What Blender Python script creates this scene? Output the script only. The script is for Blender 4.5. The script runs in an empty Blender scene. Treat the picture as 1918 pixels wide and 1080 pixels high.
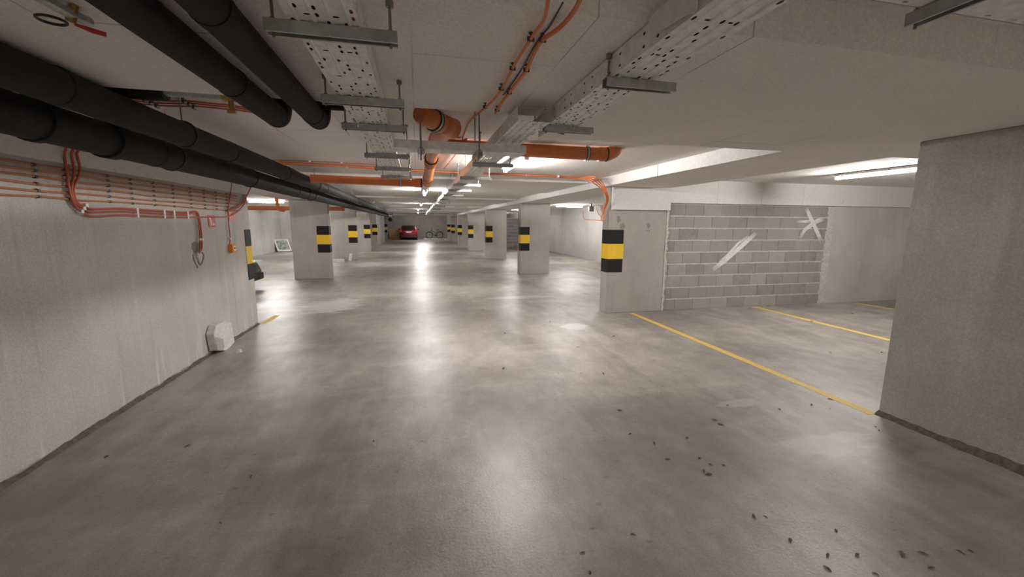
import bpy, bmesh, math, random
from mathutils import Vector, Matrix
R0 = random.Random(7)
scene = bpy.context.scene
COL = scene.collection
PI = math.pi
ORG = {}

# ------------------------------------------------------------------ camera
F_PX, CX, CY, CAMH = 765.0, 959.0, 540.0, 1.65
yd = Vector((781 - CX, 418 - CY, F_PX)).normalized()
_a, _b = -math.sin(math.radians(.34)), math.cos(math.radians(.34))
dn = Vector((_a, _b, -(_a * yd.x + _b * yd.y) / yd.z)).normalized()
xr = dn.cross(yd)
RW = Matrix((xr, yd, -dn))                    # photo axes -> world
cam_d = bpy.data.cameras.new('camera')
cam = bpy.data.objects.new('camera', cam_d)
COL.objects.link(cam)
cam_d.sensor_width = 36
cam_d.lens = F_PX * 36 / 1918
cam_d.clip_start = .05
cam_d.clip_end = 200
rot = Matrix((RW.col[0], -RW.col[1], -RW.col[2])).transposed()
cam.matrix_world = Matrix.Translation((0, 0, CAMH)) @ rot.to_4x4()
scene.camera = cam


def at(u, v, z=0.0):
    """point of the horizontal plane at height z seen at photo pixel u, v"""
    r = RW @ Vector((u - CX, v - CY, F_PX))
    k = (z - CAMH) / r.z
    return Vector((r.x * k, r.y * k, z))


def at_y(u, v, Y):
    r = RW @ Vector((u - CX, v - CY, F_PX))
    return Vector((0, 0, CAMH)) + r * (Y / r.y)


def at_x(u, v, X):
    r = RW @ Vector((u - CX, v - CY, F_PX))
    return Vector((0, 0, CAMH)) + r * (X / r.x)


# ------------------------------------------------------------------ mesh builder
class MB:
    def __init__(s):
        s.v, s.f, s.m = [], [], []

    def face(s, idx, mi=0):
        s.f.append(tuple(idx)); s.m.append(mi)

    def obox(s, c, ax, ay, az, mi=0):
        """box from centre and three half-axis vectors"""
        c, ax, ay, az = Vector(c), Vector(ax), Vector(ay), Vector(az)
        if ax.cross(ay).dot(az) < 0:
            ax = -ax
        n = len(s.v)
        for k in (-1, 1):
            for j in (-1, 1):
                for i in (-1, 1):
                    s.v.append(c + ax * i + ay * j + az * k)
        for q in ((0, 2, 3, 1), (4, 5, 7, 6), (0, 1, 5, 4), (2, 6, 7, 3), (0, 4, 6, 2), (1, 3, 7, 5)):
            s.face([n + i for i in q], mi)
        return s

    def box(s, x0, x1, y0, y1, z0, z1, mi=0):
        return s.obox(((x0 + x1) / 2, (y0 + y1) / 2, (z0 + z1) / 2), ((x1 - x0) / 2, 0, 0), (0, (y1 - y0) / 2, 0), (0, 0, (z1 - z0) / 2), mi)

    def tube(s, pts, r, n=10, mi=0, caps=True, closed=False):
        pts = [Vector(p) for p in pts]
        N = len(pts)
        rs = r if isinstance(r, (list, tuple)) else [r] * N
        base = len(s.v)
        up = None
        for i, p in enumerate(pts):
            if closed:
                t = (pts[(i + 1) % N] - pts[i - 1]).normalized()
            else:
                t = (pts[min(i + 1, N - 1)] - pts[max(i - 1, 0)]).normalized()
            if up is None:
                up = Vector((0, 0, 1)) if abs(t.z) < .9 else Vector((1, 0, 0))
            a = up - t * up.dot(t)
            if a.length < 1e-5:
                a = t.orthogonal()
            a.normalize()
            up = a
            b = t.cross(a)
            for k in range(n):
                g = 2 * PI * k / n
                s.v.append(p + (a * math.cos(g) + b * math.sin(g)) * rs[i])
        for i in range(N if closed else N - 1):
            i2 = (i + 1) % N
            for k in range(n):
                k2 = (k + 1) % n
                s.face((base + i * n + k, base + i * n + k2, base + i2 * n + k2, base + i2 * n + k), mi)
        if caps and not closed:
            s.face([base + k for k in range(n)][::-1], mi)
            s.face([base + (N - 1) * n + k for k in range(n)], mi)
        return s

    def prism(s, poly, d, mi=0):
        """poly: list of 3D points (planar), extruded by vector d"""
        poly = [Vector(p) for p in poly]; d = Vector(d)
        nrm = Vector((0, 0, 0))
        for i in range(len(poly)):
            nrm += poly[i].cross(poly[(i + 1) % len(poly)])
        if nrm.dot(d) < 0:
            poly = poly[::-1]
        n, k = len(s.v), len(poly)
        s.v += poly + [p + d for p in poly]
        s.face([n + i for i in range(k)][::-1], mi)
        s.face([n + k + i for i in range(k)], mi)
        for i in range(k):
            j = (i + 1) % k
            s.face((n + i, n + j, n + k + j, n + k + i), mi)
        return s

    def loft(s, rings, mi=0, caps=True):
        base = len(s.v); n = len(rings[0])
        for r in rings:
            s.v += [Vector(p) for p in r]
        for i in range(len(rings) - 1):
            for k in range(n):
                k2 = (k + 1) % n
                s.face((base + i * n + k, base + i * n + k2, base + (i + 1) * n + k2, base + (i + 1) * n + k), mi)
        if caps:
            s.face([base + k for k in range(n)][::-1], mi)
            s.face([base + (len(rings) - 1) * n + k for k in range(n)], mi)
        return s

    def build(s, name, mat, parent=None, smooth=False, bevel=0, origin=None, fix=True):
        if parent is not None:
            o0 = ORG[parent.name]
        elif origin is not None:
            o0 = Vector(origin)
        else:
            lo = [min(p[i] for p in s.v) for i in range(3)]
            hi = [max(p[i] for p in s.v) for i in range(3)]
            o0 = Vector(((lo[0] + hi[0]) / 2, (lo[1] + hi[1]) / 2, lo[2]))
        me = bpy.data.meshes.new(name)
        me.from_pydata([tuple(p - o0) for p in s.v], [], s.f)
        mats = mat if isinstance(mat, (list, tuple)) else [mat]
        for m in mats:
            me.materials.append(m)
        for p, mi in zip(me.polygons, s.m):
            p.material_index = mi
        if fix:
            bm = bmesh.new(); bm.from_mesh(me)
            bmesh.ops.recalc_face_normals(bm, faces=bm.faces)
            bm.to_mesh(me); bm.free()
        if smooth:
            for p in me.polygons:
                p.use_smooth = True
            try:
                me.set_sharp_from_angle(angle=math.radians(40))
            except Exception:
                pass
        o = bpy.data.objects.new(name, me)
        COL.objects.link(o)
        if parent is not None:
            o.parent = parent
        else:
            o.location = o0
        ORG[o.name] = o0
        if bevel:
            b = o.modifiers.new('edge', 'BEVEL'); b.width = bevel; b.segments = 2; b.limit_method = 'ANGLE'
        return o


def empty(name, loc):
    o = bpy.data.objects.new(name, None)
    COL.objects.link(o)
    o.location = loc
    o.empty_display_size = .1
    ORG[o.name] = Vector(loc)
    return o


def tag(o, label, cat, group=None, kind=None):
    o['label'] = label; o['category'] = cat
    if group: o['group'] = group
    if kind: o['kind'] = kind
    return o


def copy_tree(o, parent=None):
    c = o.copy(); COL.objects.link(c)
    ORG[c.name] = ORG[o.name].copy()
    if parent is not None:
        c.parent = parent
    for ch in list(o.children):
        copy_tree(ch, c)
    return c


def smooth_path(pts, sub=6):
    """Catmull-Rom through the points"""
    P = [Vector(p) for p in pts]
    P = [P[0] * 2 - P[1]] + P + [P[-1] * 2 - P[-2]]
    out = []
    for i in range(1, len(P) - 2):
        a, b, c, d = P[i - 1], P[i], P[i + 1], P[i + 2]
        for k in range(sub):
            t = k / sub
            out.append(.5 * ((2 * b) + (c - a) * t + (2 * a - 5 * b + 4 * c - d) * t * t + (3 * b - a - 3 * c + d) * t ** 3))
    out.append(P[-2])
    return out


# ------------------------------------------------------------------ materials
def newmat(name):
    m = bpy.data.materials.new(name); m.use_nodes = True
    nt = m.node_tree
    return m, nt, nt.nodes['Principled BSDF']


def nd(nt, typ, **kw):
    n = nt.nodes.new(typ)
    for k, v in kw.items():
        setattr(n, k, v)
    return n


def L(nt, a, b):
    nt.links.new(a, b)


def mixc(nt, fac, a, b, mode='MIX'):
    n = nd(nt, 'ShaderNodeMix', data_type='RGBA', blend_type=mode)
    for sock, val in ((n.inputs[0], fac), (n.inputs[6], a), (n.inputs[7], b)):
        if hasattr(val, 'is_output'):
            L(nt, val, sock)
        elif isinstance(val, (int, float)):
            sock.default_value = val
        else:
            sock.default_value = (*val, 1) if len(val) == 3 else val
    return n.outputs[2]


def math_n(nt, op, a, b=None, clamp=False):
    n = nd(nt, 'ShaderNodeMath', operation=op, use_clamp=clamp)
    for i, val in enumerate((a, b)):
        if val is None: continue
        if hasattr(val, 'is_output'): L(nt, val, n.inputs[i])
        else: n.inputs[i].default_value = val
    return n.outputs[0]


def noise(nt, co, scale, detail=4, rough=.55, stretch=None):
    v = co
    if stretch:
        mp = nd(nt, 'ShaderNodeMapping'); mp.inputs['Scale'].default_value = stretch
        L(nt, co, mp.inputs['Vector']); v = mp.outputs[0]
    n = nd(nt, 'ShaderNodeTexNoise')
    n.inputs['Scale'].default_value = scale; n.inputs['Detail'].default_value = detail
    n.inputs['Roughness'].default_value = rough
    L(nt, v, n.inputs['Vector'])
    return n.outputs['Fac']


def ramp(nt, fac, lo, hi):
    n = nd(nt, 'ShaderNodeMapRange'); n.inputs['From Min'].default_value = lo; n.inputs['From Max'].default_value = hi
    n.interpolation_type = 'SMOOTHSTEP'
    L(nt, fac, n.inputs['Value'])
    return n.outputs['Result']


def world_pos(nt):
    return nd(nt, 'ShaderNodeNewGeometry').outputs['Position']


def plain(name, col, rough=.5, metal=0, var=.0, vscale=20, bump=0, spec=.5, emit=None):
    m, nt, b = newmat(name)
    b.inputs['Roughness'].default_value = rough
    b.inputs['Metallic'].default_value = metal
    b.inputs['Specular IOR Level'].default_value = spec
    co = nd(nt, 'ShaderNodeTexCoord').outputs['Object']
    if var:
        f = noise(nt, co, vscale, 4)
        c = mixc(nt, ramp(nt, f, .3, .7), tuple(x * (1 - var) for x in col), tuple(min(1, x * (1 + var)) for x in col))
        L(nt, c, b.inputs['Base Color'])
    else:
        b.inputs['Base Color'].default_value = (*col, 1)
    if bump:
        bp = nd(nt, 'ShaderNodeBump'); bp.inputs['Strength'].default_value = bump; bp.inputs['Distance'].default_value = .003
        L(nt, noise(nt, co, vscale * 3, 3), bp.inputs['Height']); L(nt, bp.outputs[0], b.inputs['Normal'])
    if emit:
        b.inputs['Emission Color'].default_value = (*emit[0], 1); b.inputs['Emission Strength'].default_value = emit[1]
    return m


def concrete(name, dark, light, streak=.35, drips=False, rough=.85):
    m, nt, b = newmat(name)
    p = world_pos(nt)
    big = noise(nt, p, 1.1, 5, .6)
    c = mixc(nt, ramp(nt, big, .3, .72), dark, light)
    st = noise(nt, p, 1.0, 3, .6, (5, 5, .35))
    c = mixc(nt, math_n(nt, 'MULTIPLY', ramp(nt, st, .52, .75), streak), c, tuple(min(1, x * 1.35) for x in light))
    st2 = noise(nt, p, 1.0, 3, .6, (9, 9, .25))
    c = mixc(nt, math_n(nt, 'MULTIPLY', ramp(nt, st2, .58, .72), streak), c, tuple(x * .62 for x in dark))
    fine = noise(nt, p, 70, 3, .7)
    c = mixc(nt, ramp(nt, fine, .35, .7), mixc(nt, 1.0, c, (.82, .82, .82), 'MULTIPLY'), c)
    # pin holes
    vo = nd(nt, 'ShaderNodeTexVoronoi'); vo.inputs['Scale'].default_value = 9; L(nt, p, vo.inputs['Vector'])
    hole = ramp(nt, vo.outputs['Distance'], .05, .025)
    c = mixc(nt, math_n(nt, 'MULTIPLY', hole, .45), c, tuple(x * .45 for x in dark))
    if drips:
        sp = nd(nt, 'ShaderNodeSeparateXYZ'); L(nt, p, sp.inputs[0])
        dr = noise(nt, p, 1.0, 4, .65, (6, 6, .5))
        low = ramp(nt, sp.outputs['Z'], .55, .05)
        k = math_n(nt, 'MULTIPLY', ramp(nt, dr, .57, .65), low)
        c = mixc(nt, math_n(nt, 'MULTIPLY', k, .8), c, (.66, .63, .58))
        sc = ramp(nt, noise(nt, p, 2.3, 3, .5), .70, .74)
        c = mixc(nt, math_n(nt, 'MULTIPLY', sc, .5), c, (.6, .57, .53))
        # brown damp line along the foot of the wall
        wob = math_n(nt, 'ADD', sp.outputs['Z'], math_n(nt, 'MULTIPLY', noise(nt, p, 7, 3), .06))
        c = mixc(nt, math_n(nt, 'MULTIPLY', ramp(nt, wob, .075, .05), .7), c, (.17, .135, .10))
    L(nt, c, b.inputs['Base Color'])
    b.inputs['Roughness'].default_value = rough
    b.inputs['Specular IOR Level'].default_value = .3
    bp = nd(nt, 'ShaderNodeBump'); bp.inputs['Strength'].default_value = .35; bp.inputs['Distance'].default_value = .004
    L(nt, math_n(nt, 'ADD', fine, math_n(nt, 'MULTIPLY', st, .8)), bp.inputs['Height']); L(nt, bp.outputs[0], b.inputs['Normal'])
    return m


def mat_floor():
    m, nt, b = newmat('floor_concrete')
    p = world_pos(nt)
    big = noise(nt, p, .55, 6, .62)
    c = mixc(nt, ramp(nt, big, .32, .68), (.275, .248, .224), (.485, .448, .410))
    # trowelled, driven-over lanes run along the aisle; the bays are sandier
    lane = noise(nt, p, 1.0, 5, .6, (1.5, .28, 1))
    c = mixc(nt, math_n(nt, 'MULTIPLY', ramp(nt, lane, .46, .68), .65), c, (.20, .178, .16))
    cross = noise(nt, p, 1.0, 4, .6, (.35, 1.6, 1))
    c = mixc(nt, math_n(nt, 'MULTIPLY', ramp(nt, cross, .5, .7), .45), c, (.53, .488, .435))
    sand = noise(nt, p, .8, 5, .65)
    c = mixc(nt, math_n(nt, 'MULTIPLY', ramp(nt, sand, .55, .75), .35), c, (.50, .44, .365))
    mid = noise(nt, p, 5, 6, .7, (1, .55, 1))
    c = mixc(nt, ramp(nt, mid, .34, .66), mixc(nt, 1.0, c, (.80, .785, .77), 'MULTIPLY'), c)
    fine = noise(nt, p, 90, 3, .7)
    c = mixc(nt, ramp(nt, fine, .3, .65), mixc(nt, 1.0, c, (.80, .79, .78), 'MULTIPLY'), c)
    # dark scuffs and mud flecks, gathered in patches
    fl = noise(nt, p, 1.0, 4, .7, (20, 34, 1))
    area = ramp(nt, noise(nt, p, .9, 3), .47, .62)
    k = math_n(nt, 'MULTIPLY', ramp(nt, fl, .58, .66), area)
    c = mixc(nt, math_n(nt, 'MULTIPLY', k, .6), c, (.13, .112, .10))
    vo = nd(nt, 'ShaderNodeTexVoronoi'); vo.inputs['Scale'].default_value = 1
    mpv = nd(nt, 'ShaderNodeMapping'); mpv.inputs['Scale'].default_value = (6, 11, 1); mpv.inputs['Rotation'].default_value = (0, 0, .5); L(nt, p, mpv.inputs['Vector'])
    L(nt, mpv.outputs[0], vo.inputs['Vector'])
    speck = math_n(nt, 'MULTIPLY', ramp(nt, vo.outputs['Distance'], .16, .08), ramp(nt, noise(nt, p, 1.3, 3), .50, .58))
    c = mixc(nt, math_n(nt, 'MULTIPLY', speck, .5), c, (.12, .10, .088))
    # white salt patches with their own outlines
    for (x, y, rx, ry, s) in ((-1.75, 8.7, .75, 1.0, .8), (2.45, 6.1, .30, .35, .8), (3.0, 2.3, .55, .22, .4), (2.9, 3.05, .30, .12, .3), (2.2, 8.9, 1.2, .25, .5), (-2.0, 17.3, .9, 1.4, .6)):
        mp = nd(nt, 'ShaderNodeMapping', vector_type='POINT')
        mp.inputs['Location'].default_value = (-x / rx, -y / ry, 0); mp.inputs['Scale'].default_value = (1 / rx, 1 / ry, 0)
        L(nt, p, mp.inputs['Vector'])
        ln = nd(nt, 'ShaderNodeVectorMath', operation='LENGTH'); L(nt, mp.outputs[0], ln.inputs[0])
        d = math_n(nt, 'ADD', ln.outputs['Value'], math_n(nt, 'MULTIPLY', noise(nt, p, 1.0, 5, .7, (2.2, 5, 1)), 1.6))
        c = mixc(nt, math_n(nt, 'MULTIPLY', ramp(nt, d, 1.7, 1.25), s), c, (.60, .58, .57))
    L(nt, c, b.inputs['Base Color'])
    rg = math_n(nt, 'ADD', math_n(nt, 'MULTIPLY', ramp(nt, noise(nt, p, .9, 5, .6), .2, .8), .12), .295)
    spx = nd(nt, 'ShaderNodeSeparateXYZ'); L(nt, p, spx.inputs[0])
    dust = ramp(nt, math_n(nt, 'ADD', spx.outputs['X'], math_n(nt, 'MULTIPLY', noise(nt, p, .7, 3), 1.5)), 2.2, 3.6)
    rg = math_n(nt, 'ADD', rg, math_n(nt, 'MULTIPLY', dust, .12))      # the bay side is dustier
    L(nt, rg, b.inputs['Roughness'])
    b.inputs['Specular IOR Level'].default_value = .55
    bp = nd(nt, 'ShaderNodeBump'); bp.inputs['Strength'].default_value = .4; bp.inputs['Distance'].default_value = .004
    L(nt, math_n(nt, 'ADD', noise(nt, p, 55, 4, .7), math_n(nt, 'MULTIPLY', noise(nt, p, 12, 3), .6)), bp.inputs['Height'])
    L(nt, bp.outputs[0], b.inputs['Normal'])
    return m


def mat_ceiling():
    m, nt, b = newmat('ceiling_board')
    p = world_pos(nt)
    c = mixc(nt, ramp(nt, noise(nt, p, .9, 4), .3, .7), (.81, .772, .742), (.87, .832, .80))
    fine = noise(nt, p, 85, 3, .75)
    c = mixc(nt, ramp(nt, fine, .3, .7), mixc(nt, 1.0, c, (.84, .83, .82), 'MULTIPLY'), c)
    sp = nd(nt, 'ShaderNodeSeparateXYZ'); L(nt, p, sp.inputs[0])
    cb = nd(nt, 'ShaderNodeCombineXYZ')
    L(nt, sp.outputs['Y'], cb.inputs[0]); L(nt, sp.outputs['X'], cb.inputs[1])
    bt = nd(nt, 'ShaderNodeTexBrick')
    bt.inputs['Scale'].default_value = 1; bt.inputs['Brick Width'].default_value = 1.2; bt.inputs['Row Height'].default_value = .6
    bt.inputs['Mortar Size'].default_value = .0035; bt.inputs['Mortar Smooth'].default_value = .3
    L(nt, cb.outputs[0], bt.inputs['Vector'])
    k = math_n(nt, 'MULTIPLY', bt.outputs['Fac'], ramp(nt, noise(nt, p, .8, 2), .42, .62))
    c = mixc(nt, math_n(nt, 'MULTIPLY', k, .62), c, (.13, .11, .10))
    L(nt, c, b.inputs['Base Color'])
    b.inputs['Roughness'].default_value = .9; b.inputs['Specular IOR Level'].default_value = .2
    bp = nd(nt, 'ShaderNodeBump'); bp.inputs['Strength'].default_value = .4; bp.inputs['Distance'].default_value = .004
    L(nt, fine, bp.inputs['Height']); L(nt, bp.outputs[0], b.inputs['Normal'])
    return m


def mat_block():
    m, nt, b = newmat('concrete_block')
    p = world_pos(nt)
    g = nd(nt, 'ShaderNodeNewGeometry')
    c = mixc(nt, g.outputs['Random Per Island'], (.27, .255, .24), (.41, .39, .365))
    c = mixc(nt, ramp(nt, noise(nt, p, 6, 5, .7), .35, .75), c, (.35, .33, .31))
    fine = noise(nt, p, 80, 3, .8)
    c = mixc(nt, ramp(nt, fine, .3, .7), mixc(nt, 1.0, c, (.72, .72, .72), 'MULTIPLY'), c)
    L(nt, c, b.inputs['Base Color']); b.inputs['Roughness'].default_value = .95; b.inputs['Specular IOR Level'].default_value = .15
    bp = nd(nt, 'ShaderNodeBump'); bp.inputs['Strength'].default_value = .6; bp.inputs['Distance'].default_value = .004
    L(nt, fine, bp.inputs['Height']); L(nt, bp.outputs[0], b.inputs['Normal'])
    return m


def mat_paint_line():
    m, nt, b = newmat('yellow_line_paint')
    p = world_pos(nt)
    c = mixc(nt, ramp(nt, noise(nt, p, 25, 4, .7), .5, .75), (.68, .46, .10), (.45, .36, .2))
    L(nt, c, b.inputs['Base Color']); b.inputs['Roughness'].default_value = .6
    return m


M = dict(
    floor=mat_floor(), ceil=mat_ceiling(), block=mat_block(), line=mat_paint_line(),
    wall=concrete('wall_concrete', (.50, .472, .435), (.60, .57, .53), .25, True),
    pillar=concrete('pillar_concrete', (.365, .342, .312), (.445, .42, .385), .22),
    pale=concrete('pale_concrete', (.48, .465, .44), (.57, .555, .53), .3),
    panel=plain('white_insulation', (.66, .635, .62), .85, var=.06, vscale=30, bump=.2, spec=.2),
    mortar=plain('mortar', (.52, .49, .45), .95, var=.15, vscale=25, bump=.5, spec=.1),
    black=plain('black_foam', (.011, .0105, .0105), .75, var=.25, vscale=15, bump=.15, spec=.3),
    tape=plain('black_tape', (.008, .008, .008), .7, spec=.25),
    orange=plain('orange_pvc', (.58, .17, .05), .35, var=.1, vscale=8),
    collar=plain('rubber_ring', (.03, .025, .02), .5),
    galv=plain('galvanised_steel', (.74, .74, .715), .45, .12, var=.10, vscale=25),
    strut=plain('strut_steel', (.40, .415, .42), .42, .75, var=.12, vscale=30),
    rod=plain('zinc_rod', (.24, .235, .23), .45, .8),
    ocable=plain('orange_cable', (.62, .17, .045), .5),
    wcable=plain('faded_orange_cable', (.42, .16, .06), .55),
    rcable=plain('red_cable', (.42, .085, .045), .5),
    thin=plain('thin_red_cable', (.45, .12, .07), .5),
    clip=plain('grey_clip', (.07, .068, .065), .5, .3),
    wclip=plain('pale_clip', (.75, .74, .74), .5),
    lampbody=plain('lamp_housing', (.62, .62, .62), .5),
    tubeglow=plain('lamp_tube', (.9, .9, .9), .4, emit=((1.0, .965, .93), 190)),
    mblack=plain('marker_black', (.011, .010, .011), .6, var=.1, spec=.25),
    myellow=plain('marker_yellow', (.78, .50, .025), .5, var=.05),
    redsign=plain('sign_red', (.42, .012, .015), .5),
    signwhite=plain('sign_white', (.80, .76, .66), .45),
    boxor=plain('box_orange', (.80, .25, .02), .4),
    white=plain('white_plaster', (.66, .63, .61), .9, var=.1, vscale=18, bump=.4),
    stonecut=plain('cut_stone', (.42, .385, .37), .9, var=.1, vscale=40),
    mud=plain('dried_mud', (.115, .092, .072), .95, var=.3, vscale=30, bump=.6),
    mortarstain=plain('mortar_stain', (.24, .215, .185), .95, var=.15, vscale=30),
    chalk=plain('chalk_paint', (.66, .64, .62), .9, var=.1, vscale=12),
    leaf=plain('dry_leaf', (.125, .085, .06), .8, var=.35, vscale=60),
    wood=plain('brown_board', (.36, .22, .115), .7, var=.15, vscale=4),
    red=plain('red_car_paint', (.17, .004, .008), .3, .1, spec=.5),
    dark=plain('dark_car_paint', (.018, .018, .02), .2, .3, spec=.6),
    glass=plain('dark_glass', (.010, .011, .012), .15, spec=.3),
    rubber=plain('tyre_rubber', (.012, .012, .012), .7),
    plastic=plain('black_plastic', (.018, .018, .018), .5),
    chrome=plain('chrome', (.8, .8, .8), .15, 1),
    lens=plain('lamp_lens', (.8, .82, .84), .12, spec=.8),
    rlens=plain('red_lens', (.5, .02, .02), .15),
    plate=plain('plate_white', (.75, .75, .72), .4),
    brass=plain('brass', (.42, .26, .10), .35, .8),
    greybox=plain('grey_plastic', (.16, .155, .15), .5),
    bikeframe=plain('bike_frame', (.10, .10, .105), .35, .4),
)

# ------------------------------------------------------------------ the setting
ZC, ZB = 2.475, 2.32            # ceiling boards, underside of the beams


def struct(o, label, cat):
    return tag(o, label, cat, kind='structure')


def sbox(name, mat, boxes, label, cat, **kw):
    m = MB()
    for b in boxes:
        m.box(*b)
    return struct(m.build(name, mat, **kw), label, cat)


sbox('floor', M['floor'], [(-9, 12, -6, 48, -.2, 0)], 'worn smooth grey brown concrete garage floor', 'floor')
sbox('ceiling', M['ceil'], [(-9, 12, -6, 48, ZC, ZC + .1)], 'grey beige board ceiling with fine joints', 'ceiling')
sbox('beam', M['ceil'], [(-2.55, .95, 1.36, 2.6, ZB, ZC), (.95, 11, 1.36, 3.23, ZB, ZC)], 'wide shallow ceiling beam across the aisle in front of the camera', 'beam')
sbox('beam', M['ceil'], [(-2.55, 11, -1.7, -.5, ZB, ZC)], 'added unseen ceiling beam behind the camera, blocking lamp light', 'beam')  # unseen, added to keep rear lamp light off the near beam's face
for y0, y1, w in ((7.55, 10.25, 'over the first block wall'), (13.5, 16.6, 'behind the second row of pillars'), (20.4, 23.6, 'behind the third row of pillars'), (27.0, 30.5, 'behind the fourth row of pillars')):
    sbox('ceiling_panel', M['ceil'], [(-2.6, 3.24, y0, y1, ZC - .045, ZC)], 'slightly lower ceiling strip crossing the aisle ' + w, 'ceiling panel')
sbox('beam', M['ceil'], [(-2.6, 3.24, 37, 38.4, ZB, ZC)], 'low ceiling beam over the red car and the bicycle', 'beam')
sbox('beam', M['ceil'], [(3.285, 4.57, 3.23, 46.5, ZB, ZC)], 'long ceiling beam over the pillars on the block wall side', 'beam')
sbox('trim_1', M['panel'], [(3.262, 3.285, 3.232 + i * 2.0, 3.232 + i * 2.0 + 1.985, ZB - .004, ZC - .002) for i in range(21)], 'white insulation boards along the side of the long beam', 'trim')
sbox('beam', M['ceil'], [(-3.7, -2.6, 7.29, 46.5, ZB - .02, ZC)], 'long ceiling beam over the pillars beside the black pipes', 'beam')
sbox('wall_left', M['wall'], [(-2.83, -2.583, -6, 7.29, 0, 2.075)], 'long grey concrete wall under the black pipes', 'wall')
sbox('trim_2', M['panel'], [(-2.83, -2.552, -6, 7.29, 2.076, ZC)], 'pale insulation strip on top of the wall behind the black pipes', 'trim')
sbox('wall_outer_left', M['pale'], [(-8.3, -7.9, -6, 27.4, 0, ZC)], 'pale concrete wall of the parking bay behind the black pipes', 'wall')
sbox('wall_rear_left', M['pale'], [(-7.9, -3.72, 27.0, 27.4, 0, ZC)], 'pale rear wall of the parking bay with the leaning white frame', 'wall')
sbox('wall_far_left', M['pale'], [(-4.0, -3.72, 27.4, 46.5, 0, ZC)], 'pale side wall beyond the third pillar beside the pipes', 'wall')
sbox('wall_alcove', M['pale'], [(-3.72, -2.86, 33.2, 38.8, 0, ZB - .02)], 'pale wall block projecting to the aisle before the red car', 'wall')
sbox('wall_back', M['pillar'], [(-9, 9, 46.5, 46.9, 0, ZC)], 'grey end wall behind the red car and the bicycle', 'wall')
sbox('wall_right', M['pale'], [(8.0, 8.3, 7.2, 46.5, 0, ZC)], 'pale concrete side wall behind the second pillar', 'wall')
sbox('wall_outer_right', M['pale'], [(11, 11.3, -6, 7.2, 0, ZC)], 'concrete wall closing the bay behind the dark pillar', 'wall')
sbox('wall_front', M['pale'], [(-9, 12, -6.4, -6, 0, ZC)], 'concrete wall behind the camera', 'wall')
sbox('wall_bay', M['pale'], [(8.50, 11, 6.93, 7.2, 0, 2.05)], 'smooth concrete wall next to the grey block wall', 'wall')
pl = sbox('trim_3', M['panel'], [(4.60 + i * 1.0, 4.596 + (i + 1) * 1.0, 6.88, 7.2, 2.052, ZC) for i in range(6)] + [(10.60, 11, 6.88, 7.2, 2.052, ZC)], 'white insulation boards over the grey block wall', 'trim')
sbox('trim_4', M['panel'], [(3.43, 4.60, 6.87, 6.93, 1.915, ZB)], 'white insulation board at the top of the pillar by the block wall', 'trim')
sbox('kerb', M['pale'], [(.62, 3.05, 41.9, 46.5, 0, .10)], 'low pale concrete kerb under the bicycle', 'kerb')

# grey block walls: real blocks, bed joints of mortar
def block_wall(x0, x1, y, n_rows, label, strokes=False):
    root = empty('wall_blockwork', ((x0 + x1) / 2, y, 0))
    struct(root, label, 'wall')
    bl, mo = MB(), MB()
    ch, bw = .228, .40
    rr = random.Random(3)
    for r in range(n_rows):
        z0 = r * ch
        x = x0 - (bw / 2 if r % 2 else 0) - (.1 if r % 3 == 0 else 0)
        while x < x1:
            a, b = max(x, x0), min(x + bw, x1)
            if b - a > .03:
                bl.box(a + .003, b - .003, y - rr.uniform(0, .005), y + .2, z0 + .004, z0 + ch - .020)
            x += bw
    mo.box(x0, x1, y + .008, y + .19, 0, n_rows * ch)
    for r in range(n_rows):
        n = int((x1 - x0) / .12)
        z = (r + 1) * ch - .010
        for i in range(n):
            a = x0 + (x1 - x0) * i / n; b = x0 + (x1 - x0) * (i + 1) / n
            j = rr.uniform(-.003, .003)
            mo.box(a, b, y - .004 + rr.uniform(-.003, .002), y + .1, z - .011 + j, z + .011 + j)
    bl.build('block', M['block'], root)
    mo.build('mortar', M['mortar'], root)
    return root


bwl = block_wall(4.575, 8.36, 6.95, 9, 'grey concrete block wall with white paint smears beside the first pillar')
m = MB()
for r in range(40):      # rough mortar edges where the blocks meet the concrete
    z = r * .051
    m.box(4.57, 4.60 + R0.uniform(0, .035), 6.925 - R0.uniform(0, .012), 6.99, z, z + .052)
    m.box(8.36 - R0.uniform(0, .03), 8.50, 6.935 - R0.uniform(0, .008), 7.15, z, z + .052)
m.build('edge_mortar', M['mortar'], bwl)


def stroke(parent, pts, w, y, name='paint_stroke'):
    """a brush stroke of chalky paint on the wall face, pts in photo pixels"""
    mm = MB()
    P = [at_y(u, v, y) for u, v in pts]
    for q in range(4):
        off = (q - 1.5) * w / 4
        a0, a1 = R0.uniform(0, .10), R0.uniform(.90, 1)
        poly_a, poly_b = [], []
        for i, p in enumerate(P):
            t = i / (len(P) - 1)
            d = (P[min(i + 1, len(P) - 1)] - P[max(i - 1, 0)]).normalized()
            nrm = Vector((-d.z, 0, d.x))
            ww = w / 4 * (.62 if 0 < i < len(P) - 1 else .12) * R0.uniform(.8, 1.2)
            pp = p + d * (a0 * .5 if i == 0 else (-(1 - a1) * .5 if i == len(P) - 1 else 0)) + nrm * off
            poly_a.append(pp + nrm * ww); poly_b.append(pp - nrm * ww)
        for p in poly_a + poly_b:
            p.y = y - q * .0004
        mm.prism(poly_a + poly_b[::-1], (0, -.0012, 0))
    return mm.build(name, M['chalk'], parent)


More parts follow.
